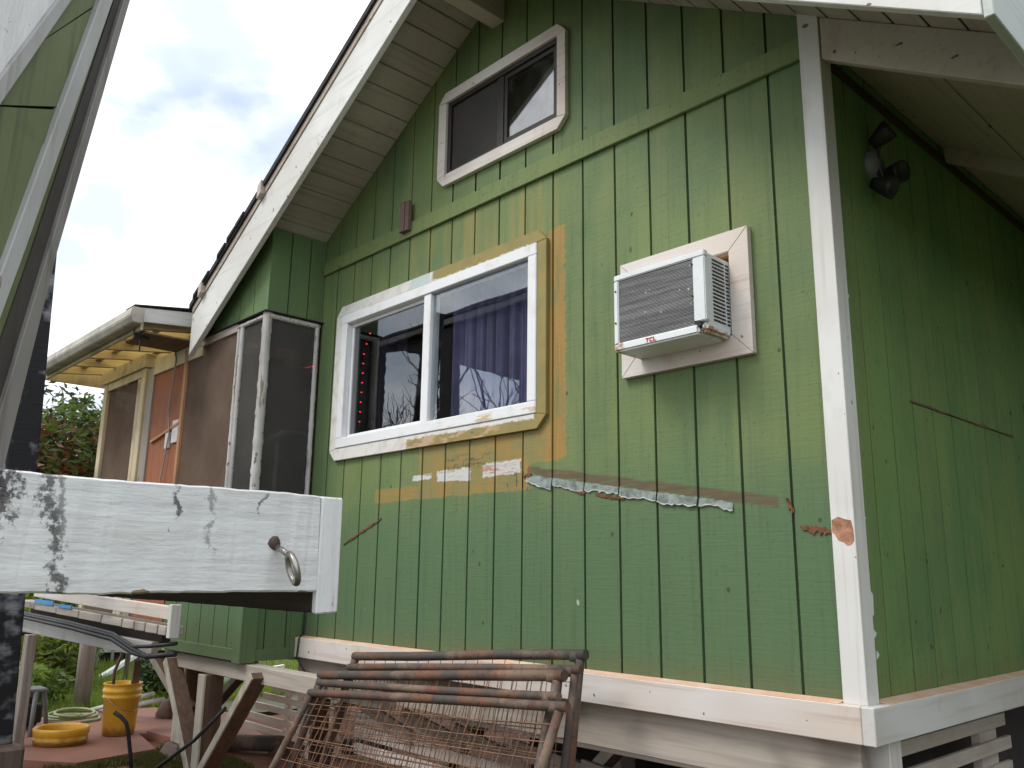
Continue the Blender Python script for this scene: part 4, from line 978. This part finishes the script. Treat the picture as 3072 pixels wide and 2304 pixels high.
# ------------------------------------------------------------------ rusty mesh gates leaning on the house
def gate(tl, tr_, bl, br_, r, nx, ny, label, mesh_to=1.0, seed=0, sides=True):
    tl, tr_, bl, br_ = map(Vector, (tl, tr_, bl, br_)); rr = random.Random(seed)
    t = thing('mesh_gate', label, 'gate', (bl+br_)/2, 'rusty pipe gates leaning against the house')
    def P(u, v): return (tl*(1-u)+tr_*u)*(1-v)+(bl*(1-u)+br_*u)*v
    build('top_rail', MB().tube([P(-.01, 0), P(.3, 0)+Vector((0, 0, rr.uniform(-.004, .004))), P(.7, 0)+Vector((0, 0, rr.uniform(-.004, .004))), P(1.02, 0)], r, 12), 'rust', t)
    build('side_rail', MB().tube([P(0, .02), P(0, .5)+Vector((.006, 0, 0)), P(0, 1)], r*.95, 10), 'rust', t)
    build('side_rail', MB().tube([P(1, .02), P(1, .5), P(1, 1)], r*.95, 10), 'rust', t)
    build('bottom_rail', MB().tube([P(0, 1), P(1, 1)], r, 10), 'rust', t)
    build('clamp', MB().tube([P(.985, -.012), P(.985, .03)], r*1.25, 10), 'rust', t)
    w = MB(); nrm = (tr_-tl).cross(bl-tl).normalized()*.004
    for k in range(1, nx):
        u = k/nx; w.tube([P(u+rr.uniform(-.004, .004), 0), P(u, .35)+nrm*rr.uniform(-2, 2), P(u+rr.uniform(-.006, .006), .7)+nrm*rr.uniform(-2, 2), P(u, 1)], .0022, 4, cap=False)
    for k in range(1, ny):
        v = k/ny; w.tube([P(0, v)+nrm, P(.3, v+rr.uniform(-.008, .008))+nrm, P(.7, v+rr.uniform(-.008, .008))+nrm, P(1, v)+nrm], .0022, 4, cap=False)
    o = build('wire_mesh', w, 'rust_wire', t); o['kind'] = 'stuff'
    return t
GB = G+.02
gate((-2.53, -.32, -.024), (-1.05, -.23, .088), (-2.60, -.52, GB), (-1.09, -.33, GB), .021, 18, 9, 'rusty pipe gate with the highest rail, hindmost against the house', seed=1)
gate((-2.50, -.37, -.072), (-.99, -.325, .042), (-2.57, -.57, GB), (-1.05, -.42, GB), .017, 18, 6, 'rusty pipe gate second from the back of the leaning stack', seed=2)
gate((-2.72, -.40, -.128), (-1.03, -.38, .020), (-2.80, -.60, GB), (-1.09, -.52, GB), .022, 21, 9, 'rusty pipe gate with the thick dark middle rail', seed=3)
gate((-2.66, -.44, -.158), (-1.02, -.42, -.053), (-2.74, -.66, GB), (-1.08, -.60, GB), .018, 20, 8, 'rusty pipe gate second from the front of the leaning stack', seed=4)
gate((-2.66, -.49, -.203), (-.93, -.47, -.075), (-2.80, -.78, GB), (-1.06, -.72, GB), .019, 22, 13, 'rusty pipe gate frontmost in the stack with bare mesh below', seed=5)

# ------------------------------------------------------------------ yard: bucket, ring, pipes, machine, hose
bu = thing('bucket', 'tall yellow bucket standing on the red slab with sticks in it', 'bucket', (-5.80, -.30, G+.035))
bc = (-5.80, -.30, G+.036)
build('body', MB().lathe([(0, .0), (.128, 0), (.134, .01), (.150, .31), (.161, .315), (.162, .335), (.157, .34), (.158, .36), (.164, .365), (.165, .388), (.159, .392), (.160, .43), (.166, .435), (.164, .442), (.152, .44), (.126, .02), (0, .015)], (0, 0, 0), 36).xf(Matrix.Translation(bc) @ Matrix.Scale(.86, 4)), 'yellow_plastic', bu)
hp = [Vector(bc)+Vector((.165*math.cos(a), .165*math.sin(a), .345-.10*math.sin((a-.2)/2.2*math.pi))) for a in [(.2+2.2*k/14)-1.9 for k in range(15)]]
build('handle', MB().tube([Vector(bc)+Vector((.143*math.cos(a), .143*math.sin(a), .30-.12*math.sin((k/16)*math.pi))) for k, a in ((k, -1.3+math.pi*k/16) for k in range(17))], .003, 6), 'steel', bu)
tag(build('bent_rod', MB().tube([(-5.86, -.36, G+.10), (-5.87, -.35, G+.5), (-5.84, -.32, G+.62), (-5.86, -.32, G+.66), (-5.85, -.30, G+.85)], .013, 8), 'rust'), 'rusty red rod standing in the yellow bucket', 'rod')
tag(build('wooden_stake', MB().bar((-5.75, -.24, G+.08), (-5.74, -.23, G+.58), .055, .03, (1, 0, 0)), 'wood_brown', bevel=.003), 'short brown wooden stake standing in the yellow bucket', 'stake')
tag(build('bucket_ring', MB().lathe([(.150, 0), (.160, .0), (.163, .022), (.168, .026), (.168, .044), (.164, .048), (.164, .066), (.170, .070), (.170, .09), (.172, .094), (.172, .112), (.166, .118), (.155, .105), (.148, .01), (.150, 0)], (0, 0, 0), 36).xf(Matrix.Translation((-5.69, -.745, G+.036)) @ Matrix.Scale(1.12, 4, (.7, .7, 0))), 'yellow_plastic'), 'yellow bucket collar lying flat on the red slab', 'collar')
tag(build('bent_pipe', MB().tube([(-4.30, -.875, -.455), (-4.27, -.845, -.478), (-4.25, -.815, -.515), (-4.252, -.80, -.56), (-4.27, -.765, -.70), (-4.28, -.73, G)], .012, 10), 'black_rubber'), 'thin black pipe bent over at its top beside the slab', 'pipe')
tag(build('leaning_rod', MB().tube([(-4.40, -.62, G), (-4.02, -.48, -.62), (-3.7, -.45, -.40)], .012, 8), 'black_rubber'), 'dark rod leaning diagonally across the brace foot', 'rod')
tag(build('soil_pipe', MB().tube([(-4.98, .10, G+.05), (-4.6, .38, G+.06), (-3.9, .9, G+.07)], .055, 14), 'rust'), 'thick rusty pipe lying on the soil under the house', 'pipe')
for k, (a, b, lab) in enumerate((((-7.10, -.10, G+.04), (-6.2, .10, G+.26), 'upper white plastic pipe propped behind the bucket'), ((-7.02, -.04, G+.03), (-6.1, .15, G+.22), 'lower white plastic pipe propped behind the bucket'))):
    tag(build('white_pipe', MB().tube([a, b], .018, 8), 'pvc'), lab, 'pipe', 'white pipes')
tag(build('white_rail', MB().bar((-9.6, .80, G+.03), (-10.3, 1.45, G+.20), .05, .05), 'pvc'), 'white rail slanting up from the lawn', 'rail')
tag(build('white_rail', MB().bar((-8.0, 1.0, G+.06), (-8.2, 2.4, G+.16), .05, .07), 'pvc'), 'white rail lying across the lawn behind the bucket', 'rail')
mc = thing('garden_machine', 'grey tubular machine with black grips beside the wooden post', 'machine', (-6.45, -.80, G))
build('engine', MB().box(-6.66, -6.42, -.86, -.68, G+.08, G+.22).lathe([(0, .12), (.07, .12), (.08, .06), (.08, 0), (0, 0)], (-6.54, -.77, G+.21), 14), 'black_rubber', mc, .01)
for a, b in (((-6.10, -.84, G+.03), (-6.22, -.80, G+.36)), ((-6.34, -.66, G+.03), (-6.26, -.74, G+.36)), ((-6.50, -.95, G+.03), (-6.32, -.86, G+.36)), ((-6.66, -.72, G+.03), (-6.40, -.78, G+.36))):
    build('leg', MB().tube([a, ((a[0]+b[0])/2, (a[1]+b[1])/2, (a[2]+b[2])/2+.03), b], .017, 8), 'grey_plastic', mc)
build('cross_plate', MB().box(-6.42, -6.20, -.87, -.72, G+.34, G+.365), 'grey_plastic', mc, .006)
build('handle', MB().tube([(-6.30, -.86, G+.35), (-6.52, -.84, G+.62), (-6.62, -.80, G+.74), (-6.56, -.70, G+.76)], .014, 8), 'steel', mc)
build('handle', MB().tube([(-6.40, -.80, G+.30), (-6.62, -.86, G+.55), (-6.66, -.90, G+.74)], .014, 8), 'steel', mc)
build('grip', MB().tube([(-6.68, -.94, G+.75), (-6.58, -.74, G+.77)], .022, 8), 'black_rubber', mc)
for y in (-.92, -.70): build('wheel', MB().lathe([(.03, -.02), (.085, -.022), (.09, 0), (.085, .022), (.03, .02)], n=18).xf(Matrix.Translation((-6.6, y, G+.12)) @ Matrix.Rotation(R(90), 4, 'X')), 'black_rubber', mc)
tag(build('red_cloth', MB().poly([(-6.72, -.96, G+.30), (-6.66, -.90, G+.30), (-6.64, -.92, G+.66), (-6.70, -.98, G+.66)], (-.02, .02, .02)).wobble(.02, 7), 'cloth_red', bevel=.004), 'dark red cloth hung on the machine by the post', 'cloth')
hs = []
for k in range(90):
    a = k*.21; r_ = .19+.03*math.sin(k*.37); hs.append((-6.72+r_*1.5*math.cos(a)*.8+.04*math.sin(k*.1), -.36+r_*math.sin(a)*.9, G+.048+.0006*k))
tag(build('garden_hose', MB().tube(hs, .011, 6), 'hose'), 'pale green hose coiled on the far edge of the slab', 'hose')
def lump(name, x, y, r, mat, lab, cat, h=1.0):
    mb = MB(); mb.lathe([(0, 0), (r*.9, .0), (r, r*.3*h), (r*.7, r*.8*h), (0, r*h)], (x, y, G-.01), 12); mb.wobble(r*.25, 9)
    return tag(build(name, mb, mat), lab, cat)
lump('white_stone', -5.02, -.10, .05, 'paper_white', 'small pale stone beside the post foot', 'stone')
lump('tree_stump', -6.35, .35, .14, 'wood_brown', 'dark stump behind the yellow bucket', 'stump', 1.5)
# background posts
for x, y, h, w, lab in ((-7.35, -.10, 1.3, .075, 'round grey wooden post at the far edge of the slab'), (-9.3, .98, 1.5, .03, 'thin grey post on the lawn behind the bucket')):
    tag(build('wooden_post', MB().tube([(x, y, G-.02), (x+.01, y, G+h*.5), (x, y, G+h)], [w, w*.97, w*.93], 12), 'wood_grey'), lab, 'post')
# far white slatted shed and lattice
fs = thing('slatted_shed', 'far white slatted shed behind the lawn', 'shed', (-11.3, 1.4, G))
e0, e1 = Vector((-11.5, .98, 0)), Vector((-11.2, 1.85, 0)); dn = (e1-e0).normalized(); nn_ = Vector((dn.y, -dn.x, 0))
build('dark_wall', MB().poly([e0+Vector((0, 0, G+.02)), e1+Vector((0, 0, G+.02)), e1+Vector((0, 0, .6)), e0+Vector((0, 0, .6))], -nn_*.1 if nn_.dot(Vector((1, 0, 0))) > 0 else nn_*.1), 'room_dark', fs)
fr_ = nn_ if nn_.x > 0 else -nn_
for k in range(11):
    z = G+.16+k*.13; build('slat', MB().poly([e0+fr_*.02+Vector((0, 0, z)), e1+fr_*.02+Vector((0, 0, z)), e1+fr_*.02+Vector((0, 0, z+.07)), e0+fr_*.02+Vector((0, 0, z+.07))], fr_*.03), 'pvc', fs)
for k in range(6):
    p = e0+(e1-e0)*(k/5); build('upright', MB().bar(p+fr_*.07+Vector((0, 0, G)), p+fr_*.07+Vector((0, 0, .6)), .04, .03, fr_), 'wood_grey', fs)
lf = thing('lattice_fence', 'far white lattice fence right of the slatted shed', 'fence', (-10.6, 2.1, G))
e0, e1 = Vector((-10.9, 1.80, 0)), Vector((-10.4, 2.5, 0))
for k in range(9):
    p = e0+(e1-e0)*(k/8); build('picket', MB().bar(p+Vector((0, 0, G)), p+Vector((0, 0, -.25)), .05, .02, (e1-e0)), 'pvc', lf)
for z in (G+.15, G+.30, G+.45, G+.6): build('rail', MB().bar(e0+Vector((.03, 0, z)), e1+Vector((.03, 0, z)), .02, .05), 'pvc', lf)
# ------------------------------------------------------------------ vegetation
def leaves(mb, c, rad, n, size, rr, droop=0.0, shell=.45):
    for _ in range(n):
        d = Vector((rr.gauss(0, 1), rr.gauss(0, 1), rr.gauss(0, 1))).normalized(); f = rr.uniform(shell, 1)**.6
        k = 1+.35*mnoise.noise(d*2.3+Vector(c))
        p = Vector(c)+Vector((d.x*rad[0], d.y*rad[1], d.z*rad[2]))*f*k
        if p.z < G+.02: continue
        a = Vector((rr.uniform(-1, 1), rr.uniform(-1, 1), rr.uniform(-.6, .6)-droop)).normalized(); b = a.cross(Vector((rr.uniform(-1, 1), rr.uniform(-1, 1), rr.uniform(-1, 1)))).normalized()
        s = size*rr.uniform(.6, 1.4); i = len(mb.v)
        mb.v += [p-a*s, p+b*s*.33+a*s*.1, p+a*s, p-b*s*.33+a*s*.1]; mb.f.append((i, i+1, i+2, i+3)); mb.sm.append(False)
def bush(x, y, rad, n, size, mat, label, seed, name='bush', cz=None, stems=5, mats=None):
    rr = random.Random(seed); t = thing(name, label, 'bush' if name == 'bush' else 'tree', (x, y, G))
    cz = cz if cz is not None else G+rad[2]*.75
    tr = MB()
    for k in range(stems):
        e = (x+rr.uniform(-.7, .7)*rad[0], y+rr.uniform(-.7, .7)*rad[1], cz+rr.uniform(-.3, .6)*rad[2])
        tr.tube([(x+rr.uniform(-.1, .1), y+rr.uniform(-.1, .1), G-.03), ((x+e[0])/2, (y+e[1])/2, (G+e[2])/2+.1), e], [.03+.02*rad[2], .022, .008], 6)
    build('trunk', tr, 'bark_grey', t)
    for q, mm in enumerate(mats or [mat]):
        mb = MB()
        for k in range(7):
            c = (x+rr.uniform(-.55, .55)*rad[0], y+rr.uniform(-.55, .55)*rad[1], cz+rr.uniform(-.5, .5)*rad[2])
            leaves(mb, c, (rad[0]*.55, rad[1]*.55, rad[2]*.5), n//7, size, rr, 0.0, .7)
        build('crown', mb, mm, t)
bush(-10.6, .42, (.75, .50, 1.0), 3000, .05, 'leaf_bright', 'bright yellow-green bush behind the wooden post', 1, mats=['leaf_bright', 'leaf_mid'])
bush(-9.0, .0, (.55, .5, .5), 2200, .045, 'leaf_mid', 'leafy green bush behind the garden machine', 2, mats=['leaf_bright', 'leaf_mid'])
bush(-13.2, 1.5, (1.0, .9, 1.5), 3000, .08, 'leaf_mid', 'green bush rising behind the slatted shed', 3, mats=['leaf_mid', 'leaf_dark'])
bush(-7.7, .78, (.32, .28, .28), 1400, .04, 'leaf_dark', 'low dark shrub right of the yellow bucket', 4, mats=['leaf_dark', 'grass'])
bush(-7.8, -.42, (.4, .3, .26), 1300, .04, 'grass', 'low weedy plant at the back edge of the slab', 5, mats=['grass', 'leaf_mid'])
bush(-15.0, 1.5, (1.9, 1.7, 1.6), 3400, .085, 'leaf_dark', 'leafy tree behind the porch wing with brownish leaves', 6, name='tree', cz=2.05, stems=9, mats=['leaf_dark', 'leaf_mid', 'leaf_brown'])
bush(-17.5, 3.5, (2.4, 2.0, 1.8), 4200, .16, 'leaf_mid', 'dark tree rising behind the slatted shed', 8, name='tree', cz=1.5, stems=7, mats=['leaf_mid', 'leaf_dark'])
def grass(name, pts, n, h, mat, label, seed):
    rr = random.Random(seed); mb = MB()
    for _ in range(n):
        x, y = pts(rr); z = G-.005; a = rr.uniform(0, 6.28); hh = h*rr.uniform(.5, 1.3); w = .006+hh*.03
        dx, dy = math.cos(a)*w, math.sin(a)*w; lx, ly = rr.uniform(-.5, .5)*hh, rr.uniform(-.5, .5)*hh
        i = len(mb.v); mb.v += [Vector((x-dx, y-dy, z)), Vector((x+dx, y+dy, z)), Vector((x+lx, y+ly, z+hh))]; mb.f.append((i, i+1, i+2)); mb.sm.append(False)
    o = build(name, mb, mat); o['kind'] = 'stuff'; o['label'] = label; o['category'] = 'grass'
def pip(x, y, P_):
    c = False; j = len(P_)-1
    for i in range(len(P_)):
        if (P_[i][1] > y) != (P_[j][1] > y) and x < (P_[j][0]-P_[i][0])*(y-P_[i][1])/(P_[j][1]-P_[i][1])+P_[i][0]: c = not c
        j = i
    return c
def near(rr):
    while True:
        x, y = rr.uniform(-5.6, -4.2), rr.uniform(-1.6, .05)
        if pip(x, y, slab_pts): continue
        if mnoise.noise(Vector((x*2.1, y*2.1, 3)))+.25 > rr.uniform(0, .6): return x, y
grass('olive_turf', near, 22000, .035, 'grass_olive', 'patchy olive turf in front of the slab', 1)
def far(rr):
    while True:
        x, y = -7.1-12*rr.random()**1.5, rr.uniform(-1.4, 5.5)
        if not pip(x, y, slab_pts): return x, y
grass('lawn', far, 42000, .10, 'grass', 'green lawn and weeds beyond the slab', 2)
mb = MB(); mb.poly([(-7.12, -1.6, G+.018), (-7.12, .5, G+.018), (-6.2, 1.1, G+.018), (-6.2, 6, G+.018), (-40, 14, G+.018), (-40, -6, G+.018)], (0, 0, -.03)); struct('lawn_ground', mb, 'grass_olive')
